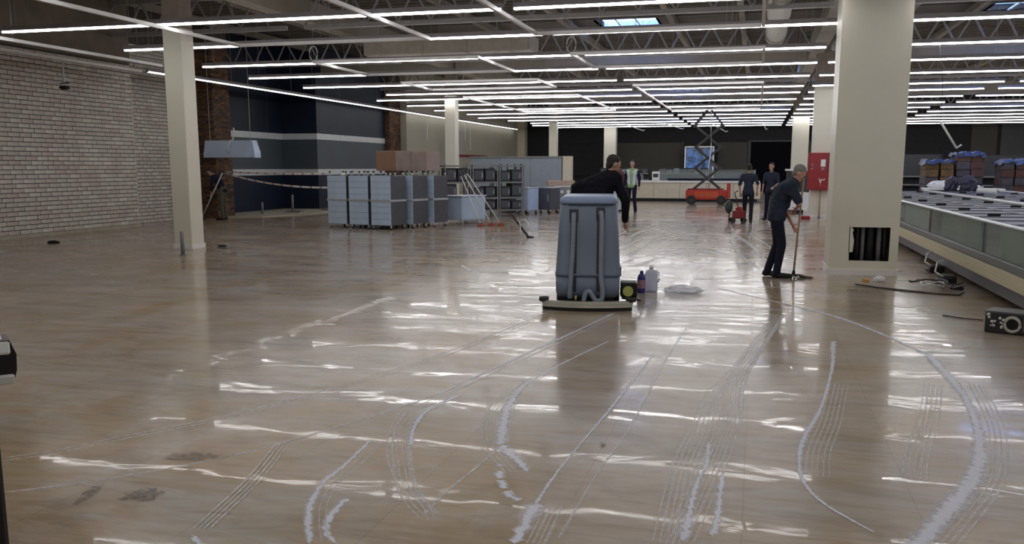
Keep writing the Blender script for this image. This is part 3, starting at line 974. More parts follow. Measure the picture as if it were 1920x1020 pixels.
streak(FOAM['b1'][:4], 0.07, 0.03, 'foam', 'foam_streak', 0.01, 0.7)
fan(FOAM['b0'], (0.0, -0.03))
streak(FOAM['c1'], 0.03, 0.03, 'foam', 'foam_streak', 0, 0.8)
streak(FOAM['c2'], 0.03, 0.03, 'foam', 'foam_streak', 0, 0.9)
fan(FOAM['c1'], (0.05, 0.08), 0.01)
streak(FOAM['d1'], 0.02, 0.06, 'foam', 'foam_streak', 0, 0.7)
fan(FOAM['d1'][1:], (-0.04, 0.04), 0.012)
fan(FOAM['d0'], (0.0, -0.03, -0.055, 0.03))
streak(FOAM['d2'], 0.08, 0.05, 'foam', 'foam_streak', 0, 0.5)
fan(FOAM['d2'], (-0.09, -0.06, -0.12))
streak(FOAM['d3'], 0.05, 0.07, 'foam', 'foam_streak', 0, 0.9, 0.12)
streak(FOAM['d4'], 0.02, 0.012, 'foamthin', 'foam_streak')
streak(FOAM['e1'], 0.025, 0.02, 'foam', 'foam_streak', 0, 0.6)
streak(FOAM['e1'][4:], 0.07, 0.06, 'foam', 'foam_streak', 0, 0.8)
fan(FOAM['e1'][4:], (0.05, 0.075, 0.10, 0.125))
streak(FOAM['e2'], 0.018, 0.018, 'foamthin', 'foam_streak')
fan(FOAM['f1'], (-0.10, -0.075, -0.05, -0.025, 0.0, 0.03))
fan(FOAM['f2'], (-0.03, 0.0, 0.03, 0.06, 0.085))
streak(FOAM['f1'][:4], 0.05, 0.03, 'foamthin', 'foam_streak', 0.02, 0.9, 0.1)
streak(FOAM['f3'], 0.025, 0.06, 'foam', 'foam_streak', 0, 0.9)
streak(FOAM['f4'], 0.025, 0.04, 'foam', 'foam_streak', 0, 0.9)
streak(FOAM['g1'], 0.05, 0.025, 'foam', 'foam_streak', 0, 0.35)
fan(FOAM['g2'], (0.0, -0.03, 0.03, 0.06, -0.06))
streak(FOAM['h1'][:5], 0.04, 0.07, 'foam', 'foam_streak', 0, 0.5)
streak(FOAM['h1'][4:], 0.07, 0.10, 'foam', 'foam_streak', 0, 0.3)
fan(FOAM['h2'], (0.0, 0.03, 0.06, -0.03))
fan(FOAM['i1'], (-0.06, -0.03, 0.0, 0.03, 0.06))
for k_ in ('j1', 'j2', 'j3', 'j4'):
    streak(FOAM[k_], 0.16, 0.12, 'foamthin', 'foam_streak', 0, 0.8, 0.05, 0.12)
    streak(FOAM[k_], 0.06, 0.06, 'foamthin', 'foam_streak', 0.35, 0.8, 0.1, 0.12)
rng = random.Random(11)
for i in range(46):      # scuffed slurry smears on the part not yet cleaned
    x, y = rng.uniform(-4.6, 0.9), rng.uniform(12.6, 27)
    a = rng.uniform(-0.6, 0.6) + (PI / 2 if rng.random() < 0.3 else 0)
    l = rng.uniform(0.5, 1.5)
    pts = [(x, y), (x + l * 0.5 * math.cos(a), y + l * 0.5 * math.sin(a) + rng.uniform(-.15, .15)), (x + l * math.cos(a), y + l * math.sin(a))]
    streak(pts, rng.uniform(0.05, 0.2), 0.04, 'foamthin', 'slurry_smear', 0, 0.9, 0.06, 0.08)
streak([(-2.33, 3.28), (-2.22, 3.20), (-2.02, 3.12)], 0.03, 0.02, 'foam', 'foam_streak', 0, 0.5)
fan([(-2.62, 4.62), (-2.45, 4.0), (-2.33, 3.35)], (-0.04, -0.015, 0.01, 0.035), 0.010)
fan([(-1.93, 4.05), (-1.55, 3.95), (-1.38, 3.7)], (0.0, 0.03), 0.010)
# dark dried stains lower left
def stain(x, y, rx, ry, a, m='stain'):
    k = MB()
    rng = random.Random(int(x * 100))
    zlift[0] += 0.00003
    vs = []
    for i in range(22):
        t = 2 * PI * i / 22
        r = 1 + rng.uniform(-0.3, 0.25)
        px, py = rx * r * math.cos(t), ry * r * math.sin(t)
        vs.append(k.bm.verts.new((x + px * math.cos(a) - py * math.sin(a), y + px * math.sin(a) + py * math.cos(a), zlift[0])))
    k.bm.faces.new(vs)
    k.build('dry_stain', m, floor)
M['stain'] = foam_mat('brown stain', 0.40, 0.62, (0.13, 0.095, 0.075), 0.8, 0.0)
stain(-2.98, 4.25, 0.16, 0.07, 0.2)
stain(-2.86, 3.66, 0.10, 0.09, 0.7)
stain(-3.13, 3.60, 0.03, 0.16, 0.3)

# ================================================================== FREEZER ISLANDS
def freezer_island(xa, xb, ya, yb, label, module=3.8, wrap_side=True, first_post=12.9):
    t = thing('freezer_island', label, 'freezer', (xa, ya, 0))
    W, L = xb - xa, yb - ya
    posts = []
    p = first_post
    while p > ya + 0.4:
        p -= module
    while p < yb - 0.2:
        if p > ya + 0.2:
            posts.append(p - ya)
        p += module
    edges = [0.0] + posts + [L]
    MB().box((W / 2, L / 2, 0.05), (W - 0.5, L - 0.3, 0.10)).build('plinth', 'black', t)
    MB().box((0.03, L / 2, 0.165), (0.06, L, 0.15)).build('kick_plate', 'fzkick', t)
    MB().box((W - 0.03, L / 2, 0.165), (0.06, L, 0.15)).build('kick_plate', 'fzkick', t)
    MB().box((W / 2, L / 2, 0.30), (W - 0.14, L - 0.04, 0.40)).build('tub', 'fzin', t)
    bm_ = MB()
    bm_.box((-0.012, L / 2, 0.325), (0.06, L, 0.165))
    for zz in (0.27, 0.31, 0.35, 0.39):
        bm_.box((-0.045, L / 2, zz), (0.008, L, 0.022))
    bm_.build('bumper_panel', 'fzpanel', t)
    MB().box((W + 0.012, L / 2, 0.325), (0.06, L, 0.165)).build('bumper_panel', 'fzpanel', t)
    for x in (0.03, W - 0.03):
        MB().box((x, L / 2, 0.46), (0.085, L, 0.10), bev=0.01).build('lower_rail', 'fzrail', t)
        MB().box((x, L / 2, 0.915), (0.07, L, 0.035), bev=0.012).build('top_rail', 'chrome', t)
    for a, b in zip(edges, edges[1:]):
        for x in (0.03, W - 0.03):
            MB().box((x, (a + b) / 2, 0.705), (0.012, b - a - 0.05, 0.39)).build('glass_pane', 'fzglass', t)
        MB().box((0.14, (a + b) / 2 + 0.15, 0.68), (0.02, (b - a) * 0.72, 0.34)).build('inner_liner', 'fzin', t)
    for q in posts:
        for x in (0.03, W - 0.03):
            MB().box((x, q, 0.70), (0.04, 0.045, 0.40)).build('post', 'fzrail', t)
    # closed ends
    for e in (0.02, L - 0.02):
        MB().box((W / 2, e, 0.55), (W - 0.08, 0.04, 0.72)).build('end_panel', 'whiteenamel', t)
    # top: centre spine, sliding lids with dark frames and handles
    MB().box((W / 2, L / 2, 0.90), (0.12, L, 0.05)).build('centre_spine', 'fzrail', t)
    MB().box((W - 0.10, L / 2, 0.93), (0.10, L, 0.06)).build('rear_ridge', 'whiteenamel', t)
    lw = 0.475
    n = int(L / 0.95)
    half = W / 2 - 0.15
    lid_me = MB().box((0, 0, 0), (half, 0.76, 0.018)).mesh('sliding_lid')
    lid_me.materials.append(M['lid'])
    fr = MB()
    fr.loft([[(sx * (half / 2 - i), sy * (0.425 - j), z) for sx, sy in ((-1, -1), (1, -1), (1, 1), (-1, 1))] for i, j, z in ((0, 0, -.015), (0, 0, .015), (.012, .03, .015), (.012, .03, -.015), (0, 0, -.015))], cap=False, smooth=False)
    fr_me = fr.mesh('lid_frame')
    fr_me.materials.append(M['lidframe'])
    hd_me = MB().box((0, 0, 0), (0.17, 0.06, 0.04), bev=0.012).mesh('lid_handle')
    hd_me.materials.append(M['black'])
    for i in range(n):
        yc = 0.55 + i * 0.95
        for side, xc in ((0, 0.09 + half / 2), (1, W - 0.15 - half / 2)):
            zz = 0.91
            o = inst(lid_me, 'sliding_lid', t, (xc, yc, zz))
            inst(fr_me, 'lid_frame', o, (0, 0, 0.004))
            if (i + side) % 2 == 0:
                inst(hd_me, 'lid_handle', o, (-half * 0.15 if side == 0 else half * 0.1, -0.3 + 0.25 * (i % 2), 0.034))
    for f in range(int(L / 1.9)):
        for x in (0.22, W - 0.22):
            MB().cyl((x, 0.6 + f * 1.9, 0), (x, 0.6 + f * 1.9, 0.1), 0.025, n=8).build('foot', 'black', t)
    return t
freezer_island(2.84, 4.70, 8.0, 28.2, 'long freezer island along the right edge with glass front and cream bumper')
freezer_island(4.82, 6.68, 10.5, 28.2, 'second freezer island standing behind the long one at right')
t = thing('end_freezer', 'white end freezer across the far end of the freezer islands', 'freezer', (4.72, 28.3, 0))
MB().box((1.0, 0.5, 0.47), (2.0, 0.96, 0.80), bev=0.02).build('body', 'whiteenamel', t)
MB().box((1.0, 0.5, 0.045), (1.9, 0.86, 0.09)).build('plinth', 'black', t)
MB().box((1.0, 0.5, 0.97), (2.04, 1.0, 0.05), bev=0.015).build('top_rim', 'whiteenamel', t)
MB().box((1.0, 0.5, 0.90), (1.94, 0.92, 0.05)).build('dark_gasket', 'lidframe', t)

def crumple(c, rx, ry, rz, seed, m, name, label, cat, flat=0.0):
    rng = random.Random(seed)
    b = bmesh.new()
    bmesh.ops.create_icosphere(b, subdivisions=3, radius=1)
    for v in b.verts:
        n = v.co.normalized()
        k = 1 + rng.uniform(-0.16, 0.16)
        v.co = Vector((n.x * rx * k, n.y * ry * k, max(-0.55, n.z) * rz * k))
    zmin = min(v.co.z for v in b.verts)
    for v in b.verts:
        v.co.z -= zmin
    q = MB()
    q.merge(b, Matrix.Identity(4))
    o = q.build(name, m, None, c)
    return tag(o, label, cat)
crumple((5.15, 28.75, 0.996), 0.34, 0.22, 0.13, 5, 'whitefilm', 'plastic_film', 'crumpled white plastic film on the white end freezer', 'film')
crumple((5.9, 28.6, 0.996), 0.30, 0.2, 0.06, 6, 'whitefilm', 'plastic_film', 'flatter white plastic film beside the dark bags on the end freezer', 'film')
crumple((5.45, 26.7, 0.955), 0.22, 0.22, 0.26, 8, 'bag', 'bin_bag', 'big dark violet bag lying on the far freezer top', 'bag')
crumple((5.08, 27.0, 0.955), 0.16, 0.2, 0.25, 9, 'bag', 'bin_bag', 'smaller dark violet bag left of the big one', 'bag')
o = MB().cyl((-0.22, 0.03, 0.07), (0.22, -0.03, 0.06), 0.065, n=14).build('film_roll', 'whitefilm', None, (5.45, 24.6, 0.955), R(-20))
tag(o, 'white roll of film lying on the freezer lids before the dark bags', 'roll')

# ---- pallets of goods and shelves in the right background
def pallet(name, label, x, y, w_, d_, h, mats, seed, tarp, rz=0.0):
    t = thing(name, label, 'pallet load', (x, y, 0), rz)
    k = MB()
    for q in range(5):
        k.box((-w_ / 2 + w_ * (q + 0.5) / 5, 0, 0.13), (w_ / 5 - 0.03, d_, 0.02))
    for q in (-1, 0, 1):
        k.box((0, q * (d_ / 2 - 0.05), 0.06), (w_, 0.09, 0.115))
    k.build('pallet_base', 'wood', t)
    rng = random.Random(seed)
    nz = int((h - 0.15) / 0.23)
    nx = max(2, round(w_ / 0.36))
    ny = 2
    for iz in range(nz):
        for ix in range(nx):
            for iy in range(ny):
                m = rng.choice(mats)
                ww, dd = w_ / nx - 0.012, d_ / ny - 0.012
                MB().box((-w_ / 2 + w_ * (ix + 0.5) / nx + rng.uniform(-.02, .02), -d_ / 2 + d_ * (iy + 0.5) / ny + rng.uniform(-.02, .02), 0.142 + 0.23 * (iz + 0.5)), (ww - rng.uniform(0, .03), dd, 0.222), bev=0.012).build('carton', m, t)
    top = 0.145 + 0.23 * nz
    if tarp:
        b = bmesh.new()
        bmesh.ops.create_grid(b, x_segments=14, y_segments=10, size=0.5)
        for v in b.verts:
            e = max(abs(v.co.x), abs(v.co.y)) * 2
            v.co = Vector((v.co.x * (w_ + 0.10), v.co.y * (d_ + 0.10), top + 0.03 + rng.uniform(0, 0.05) + 0.03 * math.sin(v.co.x * 17 + seed) - (0.10 + rng.uniform(0, .05) if e > 0.97 else 0)))
        q = MB()
        q.merge(b, Matrix.Identity(4))
        q.build('tarp_cover', 'bluetarp', t)
    return t
pallet('pallet_load', 'pallet of ochre cartons under blue tarp, leftmost behind the freezers', 5.42, 31.2, 0.8, 1.1, 1.95, ['goodsA', 'goodsA', 'goodsC', 'goodsB'], 2, True)
pallet('pallet_load', 'pallet of grey cartons under blue tarp, right of the ochre cartons', 6.30, 31.3, 0.8, 1.1, 2.0, ['goodsB', 'goodsB', 'goodsC'], 4, True)
pallet('pallet_load', 'tall pallet of russet cartons under a blue tarp at far right', 7.38, 30.0, 0.95, 1.1, 1.95, ['goodsC', 'goodsC', 'goodsC', 'goodsB'], 6, True)
pallet('pallet_load', 'pallet of dark green cartons at the right frame edge', 8.5, 30.2, 0.95, 1.1, 1.95, ['goodsD', 'goodsD', 'goodsB'], 9, True)
def gondola(x, y, w_, h, label, rz=0.0):
    t = thing('gondola_shelf', label, 'shelving', (x, y, 0), rz)
    MB().box((0, 0.22, h / 2), (w_, 0.04, h)).build('back_panel', 'greypanel', t)
    for s in (-1, 1):
        MB().box((s * (w_ / 2 - 0.025), 0.17, h / 2), (0.05, 0.06, h)).build('upright', 'darksteel', t)
    for z in (0.2, 0.6, 0.95, 1.25):
        o = MB().box((0, -0.02, z), (w_ - 0.1, 0.42, 0.03)).build('shelf', 'darksteel', t)
        MB().box((0, -0.24, z + 0.01), (w_ - 0.1, 0.02, 0.05)).build('price_rail', 'rack', o)
    return t
gondola(5.25, 36.0, 2.4, 2.05, 'dark gondola shelf with pale rails beside the wide pillar')
gondola(7.8, 35.0, 2.2, 2.0, 'dark gondola shelf with pale rails behind the tarped pallets')

# ================================================================== LEFT EQUIPMENT GROUP
# cabinets with legs, protective film on the doors
def cabinet(label, x, y, z, rz, inverted=False, front='film', w_=0.67, d_=0.62, h=0.74, group='filmed steel cabinets stacked at left'):
    t = thing('steel_cabinet', label, 'cabinet', (x, y, z), rz, group)
    leg = 0.11
    z0 = 0.0 if inverted else leg
    hb = h - leg
    k = MB()
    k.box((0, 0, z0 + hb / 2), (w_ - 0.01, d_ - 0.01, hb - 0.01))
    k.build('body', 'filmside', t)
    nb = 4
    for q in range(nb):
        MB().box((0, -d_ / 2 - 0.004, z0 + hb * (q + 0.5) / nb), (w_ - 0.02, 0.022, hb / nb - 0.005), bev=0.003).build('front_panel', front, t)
    MB().box((0, -0.005, z0 + (hb - 0.012 if not inverted else 0.012)), (w_ + 0.02, d_ + 0.05, 0.026), bev=0.004).build('top_plate', 'steel', t)
    for sx in (-1, 1):
        for sy in (-1, 1):
            a, b = ((z0 + hb - 0.005, h) if inverted else (0, leg + 0.005))
            px, py = sx * (w_ / 2 - 0.05), sy * (d_ / 2 - 0.05)
            lo, hi = (a, b - 0.03) if inverted else (0.03, b)
            o = MB().cyl((px, py, lo), (px, py, hi), 0.022, n=10).build('leg', 'steel', t)
            if inverted:
                MB().cyl((px, py, b - 0.03), (px, py, b + 0.005), 0.03, 0.02, n=10).build('foot', 'black', o)
            else:
                MB().cyl((px, py, 0.0), (px, py, 0.03), 0.02, 0.03, n=10).build('foot', 'black', o)
    return t
ang = R(-17)
ux, uy = math.cos(ang), math.sin(ang)
vx_, vy_ = -math.sin(ang), math.cos(ang)
sx0, sy0 = -9.22, 22.10            # centre of the front right cabinet
names3 = ['right', 'middle', 'left']
rows3 = ['front', 'second', 'third']
for rr in range(3):
    for cc in range(3):
        bx = sx0 - cc * 0.75 * ux + rr * 0.78 * vx_ + rr * 0.10 * ux
        by = sy0 - cc * 0.75 * uy + rr * 0.78 * vy_ + rr * 0.10 * uy
        cabinet('%s steel cabinet of the %s row, lower layer of the stack, blue film on front' % (names3[cc], rows3[rr]), bx, by, 0, ang)
        cabinet('%s upside down steel cabinet of the %s row, upper layer, feet in the air' % (names3[cc], rows3[rr]), bx, by, 0.745, ang, inverted=True)
# cardboard boxes standing on the rear row
def carton(label, x, y, z, rz, w_, d_, h, m, mt='cardtop', name='cardboard_box'):
    t = thing(name, label, 'box', (x, y, z), rz)
    MB().box((0, 0, h / 2), (w_, d_, h), bev=0.008).build('body', m, t)
    for s in (-1, 1):
        MB().box((0, s * d_ / 4, h + 0.004), (w_ - 0.005, d_ / 2 - 0.006, 0.008)).build('flap', mt, t)
    MB().box((0, 0, h + 0.0095), (w_ * 0.98, 0.05, 0.003)).build('tape', 'cardwrap', t)
    return t
def on_stack(cc, rr):
    return (sx0 - cc * 0.75 * ux + rr * 0.88 * vx_, sy0 - cc * 0.75 * uy + rr * 0.88 * vy_)
bz = 1.495
x_, y_ = on_stack(1.75, 2.05)
carton('brown cardboard box, leftmost on top of the cabinet stack', x_, y_, bz, ang, 0.72, 0.60, 0.54, 'card')
x_, y_ = on_stack(0.85, 1.95)
carton('film wrapped cardboard box, middle one on the cabinet stack', x_, y_, bz, ang, 0.53, 0.60, 0.53, 'cardwrap')
x_, y_ = on_stack(0.12, 1.95)
carton('film wrapped cardboard box, rightmost on the cabinet stack', x_, y_, bz, ang, 0.53, 0.60, 0.52, 'cardwrap')
o = MB().lathe([(0.07, 0), (0.085, 0.015), (0.05, 0.05), (0.012, 0.065)], 16).build('white_cap', 'sticker', None, (-10.62, 22.42, 1.38))
tag(o, 'small white round cap on the left front cabinet', 'cap')

# stainless worktable cabinet
t = thing('work_table', 'stainless enclosed work table in front of the racks', 'table', (-8.05, 24.85, 0), R(-24))
MB().box((0, 0, 0.45), (0.74, 0.98, 0.66), bev=0.004).build('body', 'film', t)
MB().box((0, 0, 0.79), (0.80, 1.06, 0.035), bev=0.008).build('worktop', 'steel', t)
MB().box((0, -0.495, 0.45), (0.70, 0.015, 0.60), bev=0.004).build('door', 'film', t)
MB().box((0.375, 0, 0.45), (0.015, 0.92, 0.60), bev=0.004).build('side_panel', 'film', t)
for sx in (-1, 1):
    for sy in (-1, 1):
        MB().cyl((sx * 0.33, sy * 0.44, 0), (sx * 0.33, sy * 0.44, 0.125), 0.022, n=10).build('leg', 'steel', t)

# mops leaning against it: handles meet near the table, orange heads on the floor
def lean_mop(base, top, label):
    b, tp = Vector(base), Vector(top)
    t = thing('flat_mop', label, 'mop', tuple(b))
    d = (tp - b)
    MB().cyl(Vector((0, 0, 0.05)), d, 0.014, n=8).build('handle', 'palecable', t)
    MB().cyl(d * 0.92, d * 1.02, 0.02, n=8).build('grip', 'darksteel', t)
    MB().box((0, 0, 0.04), (0.22, 0.11, 0.05), RZ(0.3), bev=0.015, seg=2).build('mop_head', 'orangemop', t)
    MB().cyl((0, 0, 0.045), (0, 0, 0.10), 0.03, n=10).build('joint', 'red', t)
    return t
lean_mop((-7.18, 23.62, 0), (-7.96, 24.15, 1.46), 'white handled mop with orange head, left one leaning on the work table')
lean_mop((-6.98, 23.95, 0), (-7.90, 24.20, 1.50), 'white handled mop with orange head, middle one leaning on the work table')
lean_mop((-6.74, 24.05, 0), (-7.86, 24.30, 1.54), 'white handled mop with orange head, right one leaning on the work table')

# pallet with brown box
t = thing('wrapped_pallet', 'brown box on a film covered pallet beside the cabinet stack', 'pallet', (-9.72, 26.7, 0), R(-17))
MB().box((0, 0, 0.08), (0.85, 0.7, 0.13), bev=0.02).build('pallet_base', 'whitefilm', t)
for q in (-0.3, 0.0, 0.3):
    MB().box((q, 0, 0.008), (0.1, 0.6, 0.016)).build('runner', 'wood', t)
o = carton('brown box on the film covered pallet beside the cabinet stack', -9.80, 26.7, 0.150, R(-17), 0.42, 0.42, 0.58, 'card', 'card')

# open racks
def rack(x, y, rz, w_, d_, h, label, shelves, loads):
    t = thing('storage_rack', label, 'rack', (x, y, 0), rz, 'open metal racks')
    for sx in (-1, 1):
        for sy in (-1, 1):
            MB().box((sx * (w_ / 2 - 0.02), sy * (d_ / 2 - 0.02), h / 2), (0.04, 0.04, h)).build('upright', 'rack', t)
    for z in shelves:
        k = MB()
        k.box((0, 0, z), (w_ - 0.085, d_, 0.02))
        for s in (-1, 1):
            k.box((0, s * (d_ / 2 - 0.012), z - 0.012), (w_ - 0.085, 0.02, 0.05))
        k.build('shelf', 'rack', t)
    return t
rdir = R(40)
rc = [(-9.35, 27.9), (-8.62, 28.5), (-7.90, 29.1)]
rl = ['left metal rack just right of the cabinet stack', 'middle metal rack behind the work table', 'right metal rack behind the leaning mops']
rng = random.Random(5)
for (rx_, ry_), lb in zip(rc, rl):
    rack(rx_, ry_, rdir, 0.90, 0.60, 1.68, lb, (0.22, 0.62, 1.12, 1.64), None)
    for q, zz in ((0, 0.232), (1, 0.632), (2, 1.132)):
        for s in (-1, 1):
            if rng.random() < 0.05:
                continue
            hh = rng.uniform(0.28, 0.35) if q == 0 else rng.uniform(0.32, 0.44)
            ca, sa = math.cos(rdir), math.sin(rdir)
            lx = s * 0.2
            t = thing('kitchen_unit', 'dark boxed appliance on %s, shelf %s, %s half' % (lb.split(' behind')[0].split(' just')[0].replace('left metal', 'the left metal').replace('middle metal', 'the middle metal').replace('right metal', 'the right metal'), ('lowest', 'middle', 'upper')[q], 'left' if s < 0 else 'right'), 'appliance', (rx_ + lx * ca, ry_ + lx * sa, zz), rdir, 'dark appliances on the racks')
            MB().box((0, 0, hh / 2), (0.36, 0.44, hh), bev=0.012).build('body', 'darkapp', t)
            MB().box((0, -0.226, hh / 2), (0.30, 0.01, hh * 0.7), bev=0.003).build('door', 'filmside', t)
            MB().box((0.11, -0.24, hh / 2), (0.02, 0.018, hh * 0.4)).build('handle', 'steel', t)
# stacked frames with legs up behind the racks
def legs_up(x, y, rz, label):
    t = thing('upturned_table', label, 'table', (x, y, 0), rz, 'upturned steel tables')
    MB().box((0, 0, 0.80), (0.62, 0.6, 0.04)).build('table_top', 'steel', t)
    MB().box((0, 0, 0.40), (0.58, 0.56, 0.76), bev=0.01).build('crate', 'filmside', t)
    for sx in (-1, 1):
        for sy in (-1, 1):
            o = MB().cyl((sx * 0.27, sy * 0.26, 0.82), (sx * 0.27, sy * 0.26, 1.62), 0.02, n=8).build('leg', 'darksteel', t)
            MB().cyl((sx * 0.27, sy * 0.26, 1.62), (sx * 0.27, sy * 0.26, 1.70), 0.026, 0.016, n=8).build('foot', 'black', o)
    MB().box((0, 0, 1.42), (0.56, 0.54, 0.03)).build('undershelf', 'steel', t)
    return t
legs_up(-8.4, 31.35, rdir, 'upturned steel table behind the right metal rack')
legs_up(-8.75, 32.6, rdir, 'farther upturned steel table before the grey insulated panels')

# cabinets on castors and fridge
def castor_cabinet(x, y, rz, w_, d_, h, m, label, dots=False):
    t = thing('castor_cabinet', label, 'cabinet', (x, y, 0), rz)
    MB().box((0, 0, 0.14 + (h - 0.14) / 2), (w_, d_, h - 0.14), bev=0.01).build('body', m, t)
    MB().box((0, 0, h + 0.012), (w_ + 0.03, d_ + 0.03, 0.024), bev=0.005).build('top', 'steel', t)
    MB().box((0, -d_ / 2 - 0.008, 0.14 + (h - 0.14) / 2), (w_ - 0.05, 0.02, h - 0.2), bev=0.004).build('door', m, t)
    MB().box((w_ / 2 - 0.08, -d_ / 2 - 0.03, h * 0.62), (0.02, 0.025, 0.22)).build('handle', 'steel', t)
    if dots:
        for s in (-0.5, 0.6):
            MB().cyl((s * w_ * 0.35, -d_ / 2 - 0.018, h * 0.82), (s * w_ * 0.35, -d_ / 2 - 0.024, h * 0.82), 0.06, n=16).build('round_sticker', 'sticker', t)
    for sx in (-1, 1):
        for sy in (-1, 1):
            px, py = sx * (w_ / 2 - 0.06), sy * (d_ / 2 - 0.06)
            o = MB().cyl((px - 0.015, py, 0.05), (px + 0.015, py, 0.05), 0.05, n=12).build('castor', 'rubber', t)
            MB().box((px, py, 0.11), (0.05, 0.05, 0.07)).build('fork', 'steel', o)
    return t
castor_cabinet(-7.62, 30.5, R(-22), 0.56, 0.60, 0.88, 'film', 'blue filmed castor cabinet right of the racks')
castor_cabinet(-6.95, 31.05, R(-22), 0.50, 0.60, 0.88, 'filmside', 'dark castor cabinet between the blue one and the grey fridge')
castor_cabinet(-6.62, 31.9, R(20), 0.60, 0.55, 0.90, 'rack', 'grey steel fridge with two white round stickers', dots=True)
t = thing('cardboard_sheet', 'tall brown cardboard carton behind the grey fridge', 'box', (-7.0, 33.2, 0), R(18))
MB().box((0, 0, 0.55), (1.0, 0.45, 1.10), bev=0.01).build('body', 'cardtop', t)
MB().box((0, 0, 1.104), (1.0, 0.44, 0.008)).build('flap', 'cardtop', t)

# insulated panels
t = thing('cold_room_panel', 'long grey insulated panel wall with cream end behind the racks', 'panel', (-9.55, 36.6, 0), R(0))
for q in range(3):
    MB().box((-1.35 + 1.3 * q, 0, 1.0), (1.29, 0.30, 1.96), bev=0.006).build('panel', 'coldpanel', t)
MB().box((-0.05, -0.01, 2.0), (3.95, 0.36, 0.06)).build('top_channel', 'rack', t)
MB().box((2.12, 0.0, 1.0), (0.36, 0.36, 2.06), bev=0.01).build('end_post', 'coldend', t)
MB().box((-0.05, -0.16, 0.55), (3.9, 0.02, 0.04)).build('seam', 'fzrail', t)
MB().box((0, 0, 0.02), (4.0, 0.34, 0.04)).build('floor_track', 'darksteel', t)
o = MB().box((0, 0, 0), (0.05, 6.0, 0.12), bev=0.01).build('red_bumper_rail', 'reddark', None, (-15.42, 49.0, 2.2))
tag(o, 'red bumper rail on the beige wall behind the insulated panels', 'rail')

# leaning bar with hose loop on the wet floor
t = thing('long_scraper', 'dark long scraper with a white tube loop on the floor', 'tool', (-5.17, 20.1, 0))
MB().box((-0.02, 0.1, 0.25), (0.05, 0.03, 0.70), RY(R(-38)), bev=0.006).build('shaft', 'darksteel', t)
MB().box((0.21, 0.08, 0.02), (0.16, 0.10, 0.03), bev=0.006).build('blade', 'black', t)
MB().tube([(0.02, 0.02, 0.01), (0.0, 0.02, 0.18), (-0.03, 0.04, 0.36), (-0.10, 0.06, 0.40)], 0.012, 8).build('white_tube', 'palecable', t)
MB().tube([(0.0, 0.05, 0.40), (0.09, 0.05, 0.42), (0.17, 0.05, 0.34), (0.18, 0.05, 0.22), (0.10, 0.05, 0.15)], 0.010, 8).build('tube_loop', 'palecable', t)

# exhaust hood
t = thing('exhaust_hood', 'stainless exhaust hood hanging before the brown brick pier', 'hood', (-15.62, 25.0, 1.88))
k = MB()
lo = [(-0.88, -0.02, 0.0), (0.86, -0.02, 0.0), (0.86, 0.34, 0.0), (-0.88, 0.34, 0.0)]
mid = [(a, b, 0.16) for a, b, c in lo]
hi = [(-0.88, 0.06, 0.52), (0.74, 0.06, 0.52), (0.74, 0.34, 0.52), (-0.88, 0.34, 0.52)]
k.loft([lo, mid, hi], smooth=False)
k.build('canopy', 'film', t)
MB().box((-0.01, -0.03, 0.08), (1.76, 0.02, 0.15), bev=0.004).build('front_lip', 'film', t)
MB().box((-0.01, 0.15, 0.005), (1.6, 0.3, 0.02)).build('filter', 'darksteel', t)
MB().tube([(0.02, -0.06, 0.12), (-0.02, -0.06, 0.30), (0.02, -0.02, 0.46), (0.12, 0.04, 0.56), (0.14, 0.06, 0.9)], 0.022, 8).build('white_flex', 'palecable', t)
for x in (-0.8, 0.6):
    MB().cyl((x, 0.22, 0.52), (x, 0.22, 3.9), 0.010, n=6).build('hanger_rod', 'wire', t)

# pipe stubs and floor drains
def stub(x, y, h, r, m, label, flange=True):
    t = thing('pipe_stub', label, 'pipe', (x, y, 0))
    k = MB()
    k.lathe([(r, 0), (r, h), (r * 0.82, h), (r * 0.82, h - 0.1)], 16)
    k.build('tube', m, t)
    if flange:
        MB().lathe([(r * 1.9, 0), (r * 1.9, 0.012), (r * 1.02, 0.02)], 16).build('flange', m, t)
    return t
stub(-10.06, 14.4, 0.44, 0.036, 'pipe', 'grey pipe stub rising from the floor before the slim left column')
stub(-16.1, 27.6, 0.42, 0.035, 'rack', 'short pale pipe stub near the brown pier')
stub(-16.05, 29.6, 0.62, 0.04, 'rack', 'taller pale pipe stub in the blue niche')
def drain(x, y, label):
    t = thing('floor_drain', label, 'drain', (x, y, 0.035))
    MB().box((0, 0, 0.02), (0.6, 0.42, 0.04)).build('frame', 'concrete', t)
    for q in range(7):
        MB().box((-0.24 + 0.08 * q, 0, 0.05), (0.045, 0.36, 0.02)).build('grate_bar', 'darksteel', t)
drain(-15.35, 28.4, 'raised dark floor drain left in the screed strip')
drain(-14.95, 30.3, 'raised dark floor drain right in the screed strip')
o = crumple((-14.39, 16.1, 0), 0.14, 0.09, 0.035, 21, 'black', 'debris', 'flat dark scrap on the floor before the brick wall', 'debris')
t = thing('cable_box', 'small metal box on the floor right of the slim left column', 'box', (-10.2, 15.95, 0))
MB().box((0, 0, 0.05), (0.22, 0.12, 0.08), bev=0.006).build('body', 'rack', t)
MB().box((0, -0.062, 0.05), (0.16, 0.006, 0.03)).build('slot', 'black', t)

